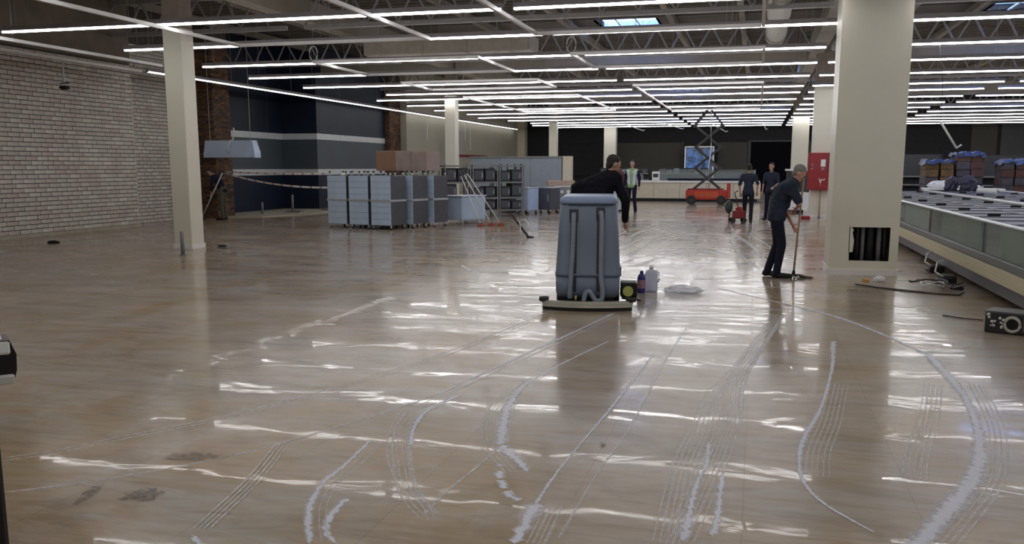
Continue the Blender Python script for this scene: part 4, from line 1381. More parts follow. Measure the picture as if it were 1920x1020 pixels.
# barrier tape
def tape(p0, p1, sag, label, n=46):
    p0, p1 = Vector(p0), Vector(p1)
    t_ = MB()
    pr = None
    for i in range(n + 1):
        s = i / n
        p = p0.lerp(p1, s) - Vector((0, 0, sag * 4 * s * (1 - s)))
        tw = 0.3 * math.sin(s * 9)
        u = Vector((0, math.sin(tw), math.cos(tw))) * 0.026
        cur = (t_.bm.verts.new(p - u), t_.bm.verts.new(p + u))
        if pr:
            f = t_.bm.faces.new([pr[0], cur[0], cur[1], pr[1]])
            f.material_index = 0 if (i % 4) else 1
        pr = cur
    o = t_.build('barrier_tape', ['tapewhite', 'tapered'])
    tag(o, label, 'tape')
tape((-16.33, 25.75, 1.42), (-11.2, 22.6, 1.05), 0.12, 'sagging red and white barrier tape running to the cabinet stack')
tape((-16.33, 25.85, 1.45), (-11.2, 22.75, 1.42), 0.03, 'upper straight barrier tape along the lower white stripe')

# hanging cables on the left wall
for i, (yv, ln, sw) in enumerate(((41.2, 1.15, 0.35), (43.6, 1.35, -0.2), (45.4, 0.9, 0.05), (46.8, 1.0, 0.08), (47.6, 1.5, -0.05))):
    pts = [(0, -sw * math.sin(k / 8 * 1.6) * 0.9, -ln * k / 8) for k in range(9)]
    o = MB().tube(pts, 0.022, 6).build('hanging_cable', 'palecable', None, (-15.05, yv, 3.98))
    tag(o, 'pale cable hanging from the wall light, %s from the left' % ORD[i].replace('front', 'first'), 'cable')
t = thing('cable_bundle', 'dark bundle of cables hanging beside the column behind the racks', 'cable', (-15.1, 44.2, 2.7))
for i in range(6):
    a = i * 1.05
    pts = [(0.15 * math.cos(a) * math.sin(q * 0.8), 0.15 * math.sin(a) * math.sin(q * 0.8), 0.35 - q * 0.17 * (1 + 0.1 * i)) for q in range(6)]
    MB().tube(pts, 0.03, 6).build('cable_coil', 'black', t)
MB().cyl((0, 0, 0.3), (0, 0, 1.28), 0.02, n=6).build('feed_cable', 'palecable', t)

# ================================================================== SCRUBBER
t = thing('floor_scrubber', 'blue grey walk behind floor scrubber seen from behind', 'cleaning machine', (-1.86, 10.42, 0), R(9))
def rrect(wx, y0, y1, z, r=0.09, n=5):
    pts = []
    for cx, cy, a0 in ((wx - r, y1 - r, 0), (-wx + r, y1 - r, 90), (-wx + r, y0 + r, 180), (wx - r, y0 + r, 270)):
        for k in range(n + 1):
            a = R(a0 + 90 * k / n)
            pts.append((cx + r * math.cos(a), cy + r * math.sin(a), z))
    return pts
k = MB()
k.loft([rrect(0.33, -0.30, 0.85, 0.13), rrect(0.362, -0.33, 0.9, 0.18), rrect(0.366, -0.335, 0.9, 0.375)])
k.build('lower_tank', 'scrub', t)
k = MB()
k.loft([rrect(0.372, -0.345, 0.9, 0.375), rrect(0.372, -0.345, 0.9, 0.40), rrect(0.366, -0.335, 0.9, 0.42), rrect(0.345, -0.30, 0.88, 0.80), rrect(0.322, -0.26, 0.86, 1.17), rrect(0.30, -0.24, 0.84, 1.19)])
tank = k.build('recovery_tank', 'scrub', t)
k = MB()
k.loft([rrect(0.318, -0.265, 0.86, 1.188), rrect(0.328, -0.275, 0.87, 1.20), rrect(0.325, -0.27, 0.865, 1.245), rrect(0.29, -0.235, 0.83, 1.272)])
k.build('lid', 'scrublid', t)
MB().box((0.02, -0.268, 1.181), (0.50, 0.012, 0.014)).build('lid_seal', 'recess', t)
def yback(z):    # back surface of the tank at height z
    for (za, ya), (zb, yb) in zip([(0.13, -0.30), (0.18, -0.33), (0.42, -0.335), (0.80, -0.30), (1.17, -0.26)], [(0.18, -0.33), (0.42, -0.335), (0.80, -0.30), (1.17, -0.26), (1.3, -0.25)]):
        if za <= z <= zb:
            return ya + (yb - ya) * (z - za) / (zb - za)
    return -0.30
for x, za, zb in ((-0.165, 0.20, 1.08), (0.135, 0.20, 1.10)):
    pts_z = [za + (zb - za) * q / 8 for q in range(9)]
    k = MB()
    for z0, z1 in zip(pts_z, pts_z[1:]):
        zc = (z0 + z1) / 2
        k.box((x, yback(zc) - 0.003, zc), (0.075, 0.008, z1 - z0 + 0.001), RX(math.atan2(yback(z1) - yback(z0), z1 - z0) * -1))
    k.build('hose_channel', 'recess', t)  # strip laid on the tank, its dark colour stands for channel shade
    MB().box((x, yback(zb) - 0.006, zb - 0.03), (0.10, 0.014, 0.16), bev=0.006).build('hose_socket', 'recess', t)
def hose(pts, r, name):
    sp = []
    P = [Vector(p) for p in pts]
    P = [P[0] * 2 - P[1]] + P + [P[-1] * 2 - P[-2]]
    for i in range(1, len(P) - 2):
        for q in range(14):
            s = q / 14
            a, b, c, d = P[i - 1], P[i], P[i + 1], P[i + 2]
            sp.append(0.5 * ((2 * b) + (c - a) * s + (2 * a - 5 * b + 4 * c - d) * s * s + (3 * b - a - 3 * c + d) * s ** 3))
    sp.append(P[-2])
    rad = [r * (1.0 if q % 2 else 0.88) for q in range(len(sp))]
    return MB().tube(sp, rad, 10).build(name, 'scrubhose', t)
hose([(-0.165, yback(1.08) - 0.02, 1.085), (-0.165, yback(1.0) - 0.045, 1.0), (-0.17, yback(0.7) - 0.035, 0.7), (-0.185, yback(0.4) - 0.04, 0.4), (-0.195, -0.38, 0.20), (-0.195, -0.37, 0.13)], 0.030, 'drain_hose')
hose([(0.135, yback(1.1) - 0.02, 1.105), (0.15, yback(1.05) - 0.045, 1.03), (0.15, yback(0.7) - 0.035, 0.7), (0.15, yback(0.42) - 0.04, 0.40), (0.17, -0.39, 0.22), (0.16, -0.40, 0.12), (0.09, -0.41, 0.12), (0.03, -0.41, 0.21), (-0.02, -0.41, 0.19), (-0.04, -0.42, 0.09)], 0.030, 'suction_hose')
MB().box((0, 0.2, 0.10), (0.62, 0.95, 0.13), bev=0.02).build('chassis', 'black', t)
for sx in (-1, 1):
    o = MB().cyl((sx * 0.31, 0.0, 0.10), (sx * 0.36, 0.0, 0.10), 0.10, n=20).build('wheel', 'rubber', t)
    MB().cyl((sx * 0.36, 0.0, 0.10), (sx * 0.365, 0.0, 0.10), 0.05, n=14).build('hub', 'rack', o)
k = MB()
arc = [(-0.50 + 1.0 * q / 16, -0.40 - 0.11 * (1 - ((q - 8) / 8) ** 2), 0) for q in range(17)]
for (xa, ya, _), (xb, yb, _) in zip(arc, arc[1:]):
    a = math.atan2(yb - ya, xb - xa)
    k.box(((xa + xb) / 2, (ya + yb) / 2, 0.095), (math.hypot(xb - xa, yb - ya) + 0.004, 0.07, 0.03), RZ(a))
k.build('squeegee_bar', 'squeegee', t)
k = MB()
for (xa, ya, _), (xb, yb, _) in zip(arc, arc[1:]):
    a = math.atan2(yb - ya, xb - xa)
    k.box(((xa + xb) / 2, (ya + yb) / 2 - 0.02, 0.060), (math.hypot(xb - xa, yb - ya) + 0.004, 0.03, 0.035), RZ(a))
k.build('squeegee_rim', 'squeegee', t)
k = MB()
for (xa, ya, _), (xb, yb, _) in zip(arc, arc[1:]):
    a = math.atan2(yb - ya, xb - xa)
    k.box(((xa + xb) / 2, (ya + yb) / 2, 0.024), (math.hypot(xb - xa, yb - ya) + 0.004, 0.012, 0.046), RZ(a))
k.build('squeegee_blade', 'rubber', t)
for sx in (-1, 1):
    MB().cyl((sx * 0.49, -0.40, 0.10), (sx * 0.49, -0.40, 0.145), 0.055, n=14).build('bumper_roller', 'rubber', t)
MB().box((0.47, -0.12, 0.21), (0.19, 0.24, 0.17), bev=0.015).build('brush_motor_box', 'black', t)
MB().cyl((0.46, -0.245, 0.20), (0.46, -0.265, 0.20), 0.06, n=16).build('motor_cap', 'lime', t)
MB().box((0.50, -0.22, 0.115), (0.22, 0.16, 0.02), RY(0.1), bev=0.005).build('splash_guard', 'black', t)
MB().cyl((-0.13, -0.385, 0.11), (-0.13, -0.385, 0.16), 0.014, n=10).build('valve', 'lime', t)
MB().box((0.372, 0.1, 0.40), (0.02, 0.3, 0.10)).build('side_trim', 'black', t)
k = MB().tube([(-0.26, 0.80, 1.0), (-0.26, 1.02, 1.05), (0.26, 1.02, 1.05), (0.26, 0.80, 1.0)], 0.018, 8)
k.build('handlebar', 'black', t)

# bottle and jug
t = thing('detergent_bottle', 'indigo detergent bottle standing beside the scrubber', 'bottle', (-1.38, 11.62, 0))
MB().lathe([(0.05, 0), (0.052, 0.02), (0.052, 0.19), (0.040, 0.23), (0.020, 0.25)], 18).build('body', 'bottle', t)
MB().lathe([(0.022, 0.25), (0.022, 0.275), (0.016, 0.285)], 14).build('cap', 'bottle', t)
MB().lathe([(0.0528, 0.06), (0.0532, 0.062), (0.0532, 0.168), (0.0528, 0.17)], 18).build('label_band', 'bottlelabel', t)
t = thing('plastic_jug', 'milky translucent jug right behind the indigo bottle', 'jug', (-1.27, 11.76, 0))
MB().lathe([(0.08, 0), (0.085, 0.02), (0.085, 0.22), (0.07, 0.27), (0.03, 0.295)], 20).build('body', 'jug', t)
MB().lathe([(0.026, 0.295), (0.026, 0.325), (0.02, 0.33)], 14).build('cap', 'sticker', t)
MB().tube([(0.06, 0, 0.27), (0.095, 0, 0.25), (0.10, 0, 0.16), (0.086, 0, 0.12)], 0.010, 8).build('handle', 'jug', t)
crumple((-0.86, 11.75, 0), 0.24, 0.16, 0.06, 31, 'wrap', 'plastic_wrap', 'crumpled clear plastic wrap on the wet floor right of the jug', 'wrap')

# ================================================================== SCISSOR LIFT
t = thing('scissor_lift', 'red scissor lift with raised dark arms before the far counter', 'lift', (-2.06, 40.2, 0))
MB().box((0, 0, 0.42), (1.72, 0.8, 0.42), bev=0.04, seg=2).build('chassis', 'liftred', t)
MB().box((0, -0.405, 0.44), (1.0, 0.02, 0.24), bev=0.005).build('side_panel', 'liftorange', t)
MB().box((0.92, 0, 0.60), (0.14, 0.7, 0.62), bev=0.02).build('ladder_end', 'liftred', t)
MB().box((-0.05, 0, 0.66), (1.5, 0.6, 0.06)).build('deck_tray', 'reddark', t)
for sx in (-0.62, 0.62):
    for sy in (-0.36, 0.36):
        o = MB().cyl((sx, sy - 0.06, 0.20), (sx, sy + 0.06, 0.20), 0.20, n=20).build('wheel', 'rubber', t)
        MB().cyl((sx, sy - 0.065, 0.20), (sx, sy + 0.065, 0.20), 0.09, n=14).build('hub', 'darksteel', o)
zj = [0.70, 1.55, 2.42, 3.30, 4.05]
for a, b in zip(zj, zj[1:]):
    for sgn in (-1, 1):
        for yy in (-0.24, 0.24):
            last = b == zj[-1]
            p, q = (sgn * 0.52, yy, a), (-sgn * (0.52 if not last else 0.03), yy, b)
            if last:
                p, q = (sgn * 0.62, yy, a), (sgn * 0.03, yy, b)
            d = Vector(q) - Vector(p)
            L_ = d.length
            MB().box((Vector(p) + Vector(q)) / 2 + Vector((0, 0.03 * sgn, 0)), (0.09, 0.05, L_ + 0.08), RY(math.atan2(d.x, d.z))).build('scissor_arm', 'darksteel', t)
for z in zj[:-1]:
    for sx in (-0.52, 0.52):
        MB().cyl((sx, -0.30, z), (sx, 0.30, z), 0.04, n=10).build('pivot_pin', 'darksteel', t)
MB().box((0, 0, 4.09), (0.36, 0.6, 0.08)).build('platform_bracket', 'darksteel', t)
MB().tube([(0.10, -0.3, 0.7), (0.06, -0.32, 1.6), (0.14, -0.32, 2.4), (0.10, -0.32, 3.3), (0.08, -0.3, 4.0)], 0.025, 6).build('hydraulic_hose', 'palecable', t)
MB().cyl((0.0, 0, 1.95), (0.45, 0, 1.45), 0.05, n=10).build('lift_cylinder', 'rack', t)

# far serving counter with display
t = thing('serving_counter', 'long cream refrigerated counter with display glass in the far middle', 'counter', (-2.9, 43.9, 0))
for q in range(5):
    MB().box((-2.28 + 1.22 * q - 0.12, 0, 0.50), (1.21, 0.9, 0.72), bev=0.01).build('front_panel', 'coldend', t)
MB().box((-0.0, 0, 0.07), (5.9, 0.8, 0.14)).build('plinth', 'black', t)
MB().box((0, 0, 0.91), (6.1, 1.0, 0.10), bev=0.02).build('counter_top', 'whiteenamel', t)
MB().box((0.8, -0.30, 1.02), (3.9, 0.28, 0.11)).build('display_well', 'navy', t)
MB().box((0.6, 0.25, 1.22), (4.4, 0.02, 0.42)).build('display_glass', 'fzglass', t)
MB().box((0.6, 0.25, 1.45), (4.5, 0.12, 0.03)).build('glass_shelf', 'rack', t)
for x in (-1.6, 0.6, 2.8):
    MB().cyl((x, 0.25, 0.96), (x, 0.25, 1.44), 0.02, n=8).build('glass_support', 'chrome', t)
def on_counter(x, w_, h, m, nm, label, cat):
    t2 = thing(nm, label, cat, (-2.9 + x, 43.9, 0.965))
    MB().box((0, 0.05, h / 2), (w_, 0.24, h), bev=0.02).build('body', m, t2)
    MB().box((0, -0.075, h * 0.55), (w_ * 0.7, 0.012, h * 0.4)).build('screen', 'darkapp', t2)
    MB().box((0, 0.05, h + 0.01), (w_ * 0.8, 0.2, 0.02), bev=0.005).build('cap', 'rack', t2)
on_counter(-1.75, 0.34, 0.42, 'whiteenamel', 'counter_scale', 'white weighing scale on the far counter left of the lift', 'scale')
on_counter(-2.6, 0.5, 0.25, 'rack', 'packing_machine', 'low grey packing machine at the left end of the far counter', 'machine')
on_counter(2.4, 0.5, 0.30, 'rack', 'packing_machine', 'low grey packing machine on the far counter right of the lift', 'machine')
gondola(-6.6, 47.2, 2.6, 1.55, 'low shelf with grey goods behind the far counter at left')
gondola(-3.6, 47.2, 2.6, 1.55, 'low shelf with grey goods behind the lift')
rng = random.Random(8)
for gx, side in ((-6.6, 'left'), (-3.6, 'lift')):
    for i in range(7):
        hh = rng.uniform(0.18, 0.28)
        o = MB().box((0, 0, hh / 2), (0.26, 0.26, hh), bev=0.02).build('grey_tub', rng.choice(['rack', 'filmside', 'coldpanel']), None, (gx - 1.05 + 0.35 * i, 47.14, 1.268))
        tag(o, '%s grey tub from the left on the low shelf %s' % (ORD[i].replace('front', 'first'), 'at the counter end' if side == 'left' else 'behind the lift'), 'tub', 'grey tubs behind the far counter')
# glass cabinet behind the lift
t = thing('glass_cabinet', 'tall white framed cabinet with blue lit glass behind the scissor lift', 'cabinet', (-3.55, 58.9, 0))
MB().box((0, 0.2, 1.4), (1.8, 0.05, 2.8)).build('back', 'darkapp', t)
MB().box((0, -0.02, 1.95), (1.66, 0.03, 1.6)).build('lit_panel', 'screen', t)
MB().box((0, -0.02, 0.55), (1.66, 0.03, 1.1)).build('lower_panel', 'slate', t)
for x in (-0.87, 0.87):
    MB().box((x, 0.05, 1.42), (0.08, 0.34, 2.84)).build('frame_post', 'whiteenamel', t)
MB().box((0, 0.05, 2.84), (1.82, 0.34, 0.08)).build('frame_top', 'whiteenamel', t)

# small counter with dark base beside the red cabinet
t = thing('checkout_counter', 'white low counter with dark base left of the red cabinet', 'counter', (1.45, 33.5, 0))
MB().box((0, 0, 0.42), (0.9, 0.6, 0.60), bev=0.01).build('body', 'whiteenamel', t)
MB().box((0, 0, 0.06), (0.92, 0.62, 0.12)).build('base', 'navy', t)
MB().box((0, 0.1, 1.1), (0.9, 0.3, 0.72)).build('machine_block', 'darkapp', t)
MB().box((0, 0.05, 1.50), (1.0, 0.5, 0.06)).build('top_shelf', 'whiteenamel', t)

# red fire cabinet
t = thing('fire_hose_cabinet', 'red fire hose cabinet mounted on the far right column', 'cabinet', (1.93, 30.52, 0.88))
MB().box((0, 0, 0.58), (0.76, 0.30, 1.16), bev=0.012).build('case', 'red', t)
MB().box((0.02, -0.155, 0.58), (0.70, 0.02, 1.10), bev=0.006).build('door', 'red', t)
MB().box((0.06, -0.17, 0.84), (0.14, 0.006, 0.22)).build('notice_sticker', 'sticker', t)
MB().box((0.06, -0.17, 0.66), (0.10, 0.006, 0.08)).build('pink_sticker', 'bottlelabel', t)
MB().box((0.28, -0.168, 0.78), (0.20, 0.006, 0.46)).build('inspection_window', 'reddark', t)
k = MB()
k.tube([(0.0, -0.168, 0.12), (0.0, -0.168, 0.24), (0.04, -0.168, 0.34), (0.10, -0.168, 0.30), (0.13, -0.168, 0.36)], 0.018, 6)
k.cyl((-0.04, -0.168, 0.36), (0.01, -0.168, 0.22), 0.014, n=6)
k.build('hose_pictogram', 'sticker', t)
MB().tube([(-0.30, -0.168, 0.66), (-0.25, -0.168, 0.66), (-0.25, -0.168, 0.80), (-0.30, -0.168, 0.80)], 0.012, 6).build('handle', 'sticker', t)
t = thing('riser_pipe', 'thin brown riser pipe under the red fire cabinet', 'pipe', (1.96, 30.62, 0))
MB().cyl((0, -0.04, 0.0), (0, -0.04, 0.87), 0.022, n=10).build('tube', 'woodpole', t)
MB().lathe([(0.05, 0), (0.05, 0.015), (0.03, 0.02)], 12, (0, -0.04, 0)).build('collar', 'darksteel', t)
t = thing('red_extinguisher_stand', 'low red base with a white bottle by the fire cabinet column', 'stand', (1.50, 29.6, 0))
MB().box((0, 0, 0.05), (0.28, 0.24, 0.10), bev=0.02).build('base', 'red', t)
MB().lathe([(0.07, 0.10), (0.075, 0.12), (0.07, 0.30), (0.03, 0.36)], 14).build('bottle', 'sticker', t)

# ================================================================== RIGHT FOREGROUND CLUTTER
t = thing('compressor_block', 'dirty black metal block with a pale ring at the foot of the freezer', 'machine part', (2.50, 9.72, 0), R(-27))
MB().box((0, 0, 0.10), (0.46, 0.34, 0.20), bev=0.01).build('casing', 'darksteel', t)
k = MB()
ring = [(0.02 + 0.068 * math.cos(a), -0.185, 0.10 + 0.068 * math.sin(a)) for a in [2 * PI * q / 20 for q in range(21)]]
k.tube(ring, 0.016, 8)
k.build('ring', 'squeegee', t)
MB().cyl((0.02, -0.172, 0.10), (0.02, -0.178, 0.10), 0.055, n=18).build('hole', 'black', t)
k = MB()
rg = random.Random(2)
for i in range(16):
    k.ball((-0.13 + rg.gauss(0, .04), -0.172, 0.10 + rg.gauss(0, .035)), rg.uniform(.008, .02), (1, 0.3, 1), 1)
k.build('dried_splash', 'sticker', t)
MB().box((0.16, -0.175, 0.10), (0.10, 0.012, 0.13)).build('plate', 'fzkick', t)
MB().box((0, 0, 0.205), (0.48, 0.30, 0.012)).build('lid_plate', 'fzrail', t)

o = MB().tube([(1.37, 13.15, 0.012), (1.62, 12.88, 0.010), (1.95, 12.62, 0.012), (2.25, 12.42, 0.010), (2.52, 12.35, 0.012), (2.6, 12.5, 0.03)], 0.011, 8).build('power_cable', 'cable')
tag(o, 'brown cable lying on the floor from the wide pillar to the freezer', 'cable')
o = MB().tube([(2.02, 10.62, 0.008), (2.18, 10.46, 0.008), (2.36, 10.36, 0.010)], 0.007, 6).build('power_cable', 'cable')
tag(o, 'short thin wire on the floor before the black metal block', 'cable')
t = thing('cable_tangle', 'tangle of pale and dark tubes on the floor under the freezer kick plate', 'cable', (2.42, 13.05, 0))
rg = random.Random(4)
for i in range(6):
    c0 = Vector((rg.uniform(-.2, .2), rg.uniform(-.25, .3), 0.03))
    r0 = rg.uniform(0.12, 0.22)
    a0 = rg.uniform(0, 6)
    pts = [c0 + Vector((r0 * math.cos(a0 + q * 0.5), r0 * 1.1 * math.sin(a0 + q * 0.5), 0.02 + 0.05 * abs(math.sin(q * .7 + i)))) for q in range(10)]
    MB().tube(pts, 0.009 + 0.003 * (i % 2), 6).build('tube', ('palecable', 'cable', 'pipe')[i % 3], t)
MB().box((0.16, -0.22, 0.04), (0.16, 0.06, 0.05), RZ(-0.6), bev=0.01).build('plug', 'black', t)
for i, (x, y, lb) in enumerate(((2.72, 15.1, 'dark drain pump with pale hose under the freezer, farther one'), (2.62, 13.7, 'dark drain pump with loose hose under the freezer, nearer one'))):
    t = thing('drain_pump', lb, 'pump', (x, y, 0))
    MB().box((0, 0, 0.06), (0.20, 0.30, 0.11), bev=0.02).build('casing', 'black', t)
    MB().tube([(-0.06, -0.12, 0.10), (-0.14, -0.22, 0.14), (-0.17, -0.05, 0.16), (-0.12, 0.10, 0.28), (-0.03, 0.18, 0.30)], 0.012, 6).build('hose', 'palecable', t)
    MB().ball((-0.12, -0.05, 0.05), 0.05, (1, 1.3, .7), 2).build('connector', 'rack', t)
crumple((1.73, 13.62, 0), 0.085, 0.05, 0.05, 41, 'paper', 'paper_scrap', 'crumpled white paper at the foot of the wide pillar', 'paper')
crumple((1.55, 13.60, 0), 0.05, 0.03, 0.025, 42, 'orangepeel', 'orange_scrap', 'small orange scrap at the foot of the wide pillar', 'scrap')
crumple((-0.80, 5.06, 0), 0.014, 0.012, 0.012, 43, 'paper', 'pebble', 'tiny white crumb on the wet floor in the foreground', 'crumb')

# ================================================================== LEFT FOREGROUND POST
t = thing('barrier_post', 'black post with a white topped rounded head at the left frame edge', 'post', (-1.971, 1.709, 0), R(47))
MB().box((0.115, 0, 0.49), (0.11, 0.07, 0.94), bev=0.008).build('shaft', 'postblack', t)
k = MB()
k.prism([(-0.24, 1.06), (0.212, 1.06), (0.222, 1.095), (0.224, 1.135), (0.210, 1.172), (-0.24, 1.172)], 0.10, 'y', -0.05)
k.build('head', 'postblack', t)
MB().box((-0.012, -0.052, 1.154), (0.445, 0.012, 0.034), RX(-0.35), bev=0.004).build('white_top', 'sticker', t)
MB().box((-0.03, -0.0, 1.174), (0.45, 0.085, 0.008), bev=0.003).build('white_cover', 'sticker', t)
MB().box((-0.012, -0.052, 1.073), (0.455, 0.012, 0.026), RX(0.25), bev=0.004).build('white_underside', 'stripe', t)
MB().cyl((0.09, 0, 0.95), (0.09, 0, 1.09), 0.03, n=12).build('neck', 'postblack', t)
MB().lathe([(0.20, 0), (0.20, 0.015), (0.05, 0.03)], 24, (0.115, 0, 0)).build('foot_plate', 'postblack', t)

# ================================================================== PEOPLE
def remesh(mb, name, m, parent, voxel, smooth=4):
    me = mb.mesh(name + '_src')
    o = bpy.data.objects.new(name + '_src', me)
    COL.objects.link(o)
    r = o.modifiers.new('r', 'REMESH')
    r.mode = 'VOXEL'
    r.voxel_size = voxel
    sm = o.modifiers.new('s', 'SMOOTH')
    sm.factor = 0.5
    sm.iterations = smooth
    dg = bpy.context.evaluated_depsgraph_get()
    ev = o.evaluated_get(dg)
    nm = bpy.data.meshes.new_from_object(ev)
    bpy.data.objects.remove(o)
    bpy.data.meshes.remove(me)
    nm.name = name
    for p in nm.polygons:
        p.use_smooth = True
    nm.materials.clear()
    for x in (m if isinstance(m, (list, tuple)) else [m]):
        nm.materials.append(M[x])
    n = bpy.data.objects.new(name, nm)
    COL.objects.link(n)
    n.parent = parent
    return n

def chain(mb, p0, p1, r0, r1, sc=(1, 1, 1)):
    p0, p1 = Vector(p0), Vector(p1)
    n = max(2, int((p1 - p0).length / (0.45 * min(r0, r1))) + 1)
    for i in range(n):
        t_ = i / (n - 1)
        mb.ball(p0.lerp(p1, t_), r0 + (r1 - r0) * t_, sc, 1)

STAND = dict(pelvis=(0, 0, .94), waist=(0, 0, 1.10), chest=(0, 0, 1.28), neck=(0, .01, 1.47), head=(0, -.015, 1.635), look=(0, -1, -0.05),
             sl=(.185, .01, 1.40), sr=(-.185, .01, 1.40), el=(.24, .03, 1.13), er=(-.24, .03, 1.13), wl=(.25, -.03, .89), wr=(-.25, -.03, .89),
             hl=(.09, 0, .90), hr=(-.09, 0, .90), kl=(.10, -.02, .49), kr=(-.10, -.02, .49), al=(.11, .02, .09), ar=(-.11, .02, .09),
             tl=(.13, -.16, .04), tr=(-.13, -.16, .04))

def person(label, loc, rz, pose, shirt, trousers, hair='hairdark', skin='skin', sleeves=1.0, vest=None, scale=1.0, grip=None, jacket=False, shoe='black', voxel=0.011, hat=False, bulk=0.0, undersleeve=None):
    J = dict(STAND)
    J.update(pose)
    J = {k_: Vector(v) for k_, v in J.items()}
    t = thing('person', label, 'person', loc, rz)
    t.scale = (scale,) * 3
    look = J['look'].normalized()
    side = look.cross(Vector((0, 0, 1))).normalized()      # towards the person's right
    upv = side.cross(look).normalized()
    H = J['head']
    b = MB()
    # torso
    def torso(mb, g):
        for s in ('l', 'r'):
            chain(mb, J['h' + s] * 0.8 + J['pelvis'] * 0.2, J['waist'] * 0.85 + J['s' + s] * 0.15, .105 + g, .10 + g)
            chain(mb, J['waist'] * 0.85 + J['s' + s] * 0.15, J['chest'] * 0.55 + J['s' + s] * 0.45, .10 + g, .105 + g)
            chain(mb, J['chest'] * 0.5 + J['s' + s] * 0.5, J['s' + s] * 0.9 + J['neck'] * 0.1, .10 + g, .062 + g)
            chain(mb, J['neck'] + Vector((0, 0, -.03)), J['s' + s], .060 + g, .060 + g)
        chain(mb, J['pelvis'], J['waist'], .11 + g, .10 + g)
        chain(mb, J['waist'], J['chest'], .10 + g, .115 + g)
        chain(mb, J['chest'], J['neck'] + Vector((0, 0, -.04)), .11 + g, .07 + g)
    torso(b, -0.012)
    for s in ('l', 'r'):
        chain(b, J['s' + s], J['e' + s], .050, .038)
        chain(b, J['e' + s], J['w' + s], .040, .026)
        chain(b, J['h' + s], J['k' + s], .080, .052)
        chain(b, J['k' + s], J['a' + s], .052, .036)
        chain(b, J['a' + s] + Vector((0, 0.0, -0.045)), J['t' + s], .035, .028)
        # hand: palm, four unequal fingers, thumb
        d = (J['w' + s] - J['e' + s]).normalized()
        if grip:
            g_ = Vector(grip).normalized()
            curl = (g_.cross(d)).normalized()
        else:
            curl = (look - d * look.dot(d)).normalized() if abs(look.dot(d)) < .95 else Vector((1, 0, 0))
            g_ = d.cross(curl).normalized()
        P0 = J['w' + s] + d * 0.015
        for q in (-1, 0, 1):
            chain(b, P0 + g_ * q * .018, P0 + d * .075 + g_ * q * .024, .016, .015)
        for q, ln in ((-1.5, .060), (-.5, .074), (.5, .080), (1.5, .070)):
            k0 = P0 + d * .078 + g_ * q * .020
            k1 = k0 + (d * .85 + curl * (.55 if not grip else .9)).normalized() * ln * .5
            k2 = k1 + (d * (.55 if not grip else -.2) + curl * .85).normalized() * ln * .55
            chain(b, k0, k1, .0105, .010)
            chain(b, k1, k2, .010, .0085)
        th0 = P0 + d * .02 + g_ * .026
        th1 = th0 + (d * .6 + g_ * .6 + curl * .4).normalized() * .045
        th2 = th1 + (d * .7 + curl * .6).normalized() * .03
        chain(b, th0, th1, .014, .012)
        chain(b, th1, th2, .012, .010)
    # neck and head
    chain(b, J['neck'] + Vector((0, 0, -.03)), H - upv * .06 - look * .015, .058, .052)
    rot = Matrix((side, look, upv)).transposed().to_4x4()
    b.ball(H + upv * .025 - look * .008, .1, (.76, .96, .98), 2, rot)
    b.ball(H - upv * .05 + look * .028, .07, (.78, .82, 1.0), 2, rot)
    b.ball(H - upv * .092 + look * .055, .026, (1.1, .9, .8), 2, rot)       # chin
    b.ball(H + upv * .028 + look * .082, .022, (2.2, .5, .5), 2, rot)       # brow
    chain(b, H + upv * .022 + look * .088, H - upv * .016 + look * .108, .010, .015)   # nose
    b.ball(H - upv * .048 + look * .084, .014, (1.7, .7, .45), 1, rot)      # lips
    b.ball(H - upv * .060 + look * .082, .013, (1.5, .7, .45), 1, rot)
    for q in (-1, 1):
        b.ball(H + side * q * .076 - look * .012 + upv * .0, .026, (.35, .75, 1.2), 1, rot)   # ears
        b.ball(H + side * q * .042 + look * .062 - upv * .02, .026, (1, .8, .8), 1, rot)      # cheeks
    remesh(b, 'body', skin, t, voxel, 3)
    for q in (-1, 1):
        MB().ball(H + side * q * .031 + look * .0865 + upv * .006, .011, (1.2, .7, .7), 2, rot).build('eye', 'black', t)
    # hair
    hb = MB()
    hb.ball(H + upv * .050 - look * .026, .101, (.79, .98, .88), 2, rot)
    hb.ball(H + upv * .0 - look * .055, .080, (.92, .6, 1.1), 2, rot)
    if hat:
        hb.ball(H + upv * .07 - look * .09, .05, (1, 1, 1), 2, rot)
    remesh(hb, 'hair', hair, t, .010, 2)
    # shirt
    sb = MB()
    torso(sb, .012 + bulk)
    for s in ('l', 'r'):
        e_end = J['s' + s].lerp(J['e' + s], min(1.0, sleeves * 2))
        chain(sb, J['s' + s], e_end, .068 + bulk * .5, (.056 if sleeves >= .5 else .062) + bulk * .3)
        if sleeves > .5:
            chain(sb, J['e' + s], J['e' + s].lerp(J['w' + s], (sleeves - .5) * 2 * .96), .056 + bulk * .3, .042 + bulk * .2)
    remesh(sb, 'jacket' if jacket else 'shirt', shirt, t, .014, 4)
    if vest:
        vb = MB()
        for s in ('l', 'r'):
            m_ = J['chest'] * .4 + J['s' + s] * .6
            chain(vb, J['h' + s] * .9 + J['waist'] * .1 + Vector((0, -.05, .06)), m_ + Vector((0, -.055, 0)), .085, .075, (.75, 1, 1))
            chain(vb, J['h' + s] * .9 + J['waist'] * .1 + Vector((0, .05, .06)), m_ + Vector((0, .05, 0)), .10, .085)
            chain(vb, m_ + Vector((0, -.05, 0)), J['s' + s] * .8 + J['neck'] * .2, .075, .075, (.75, 1, 1))
        remesh(vb, 'vest', vest, t, .014, 4)
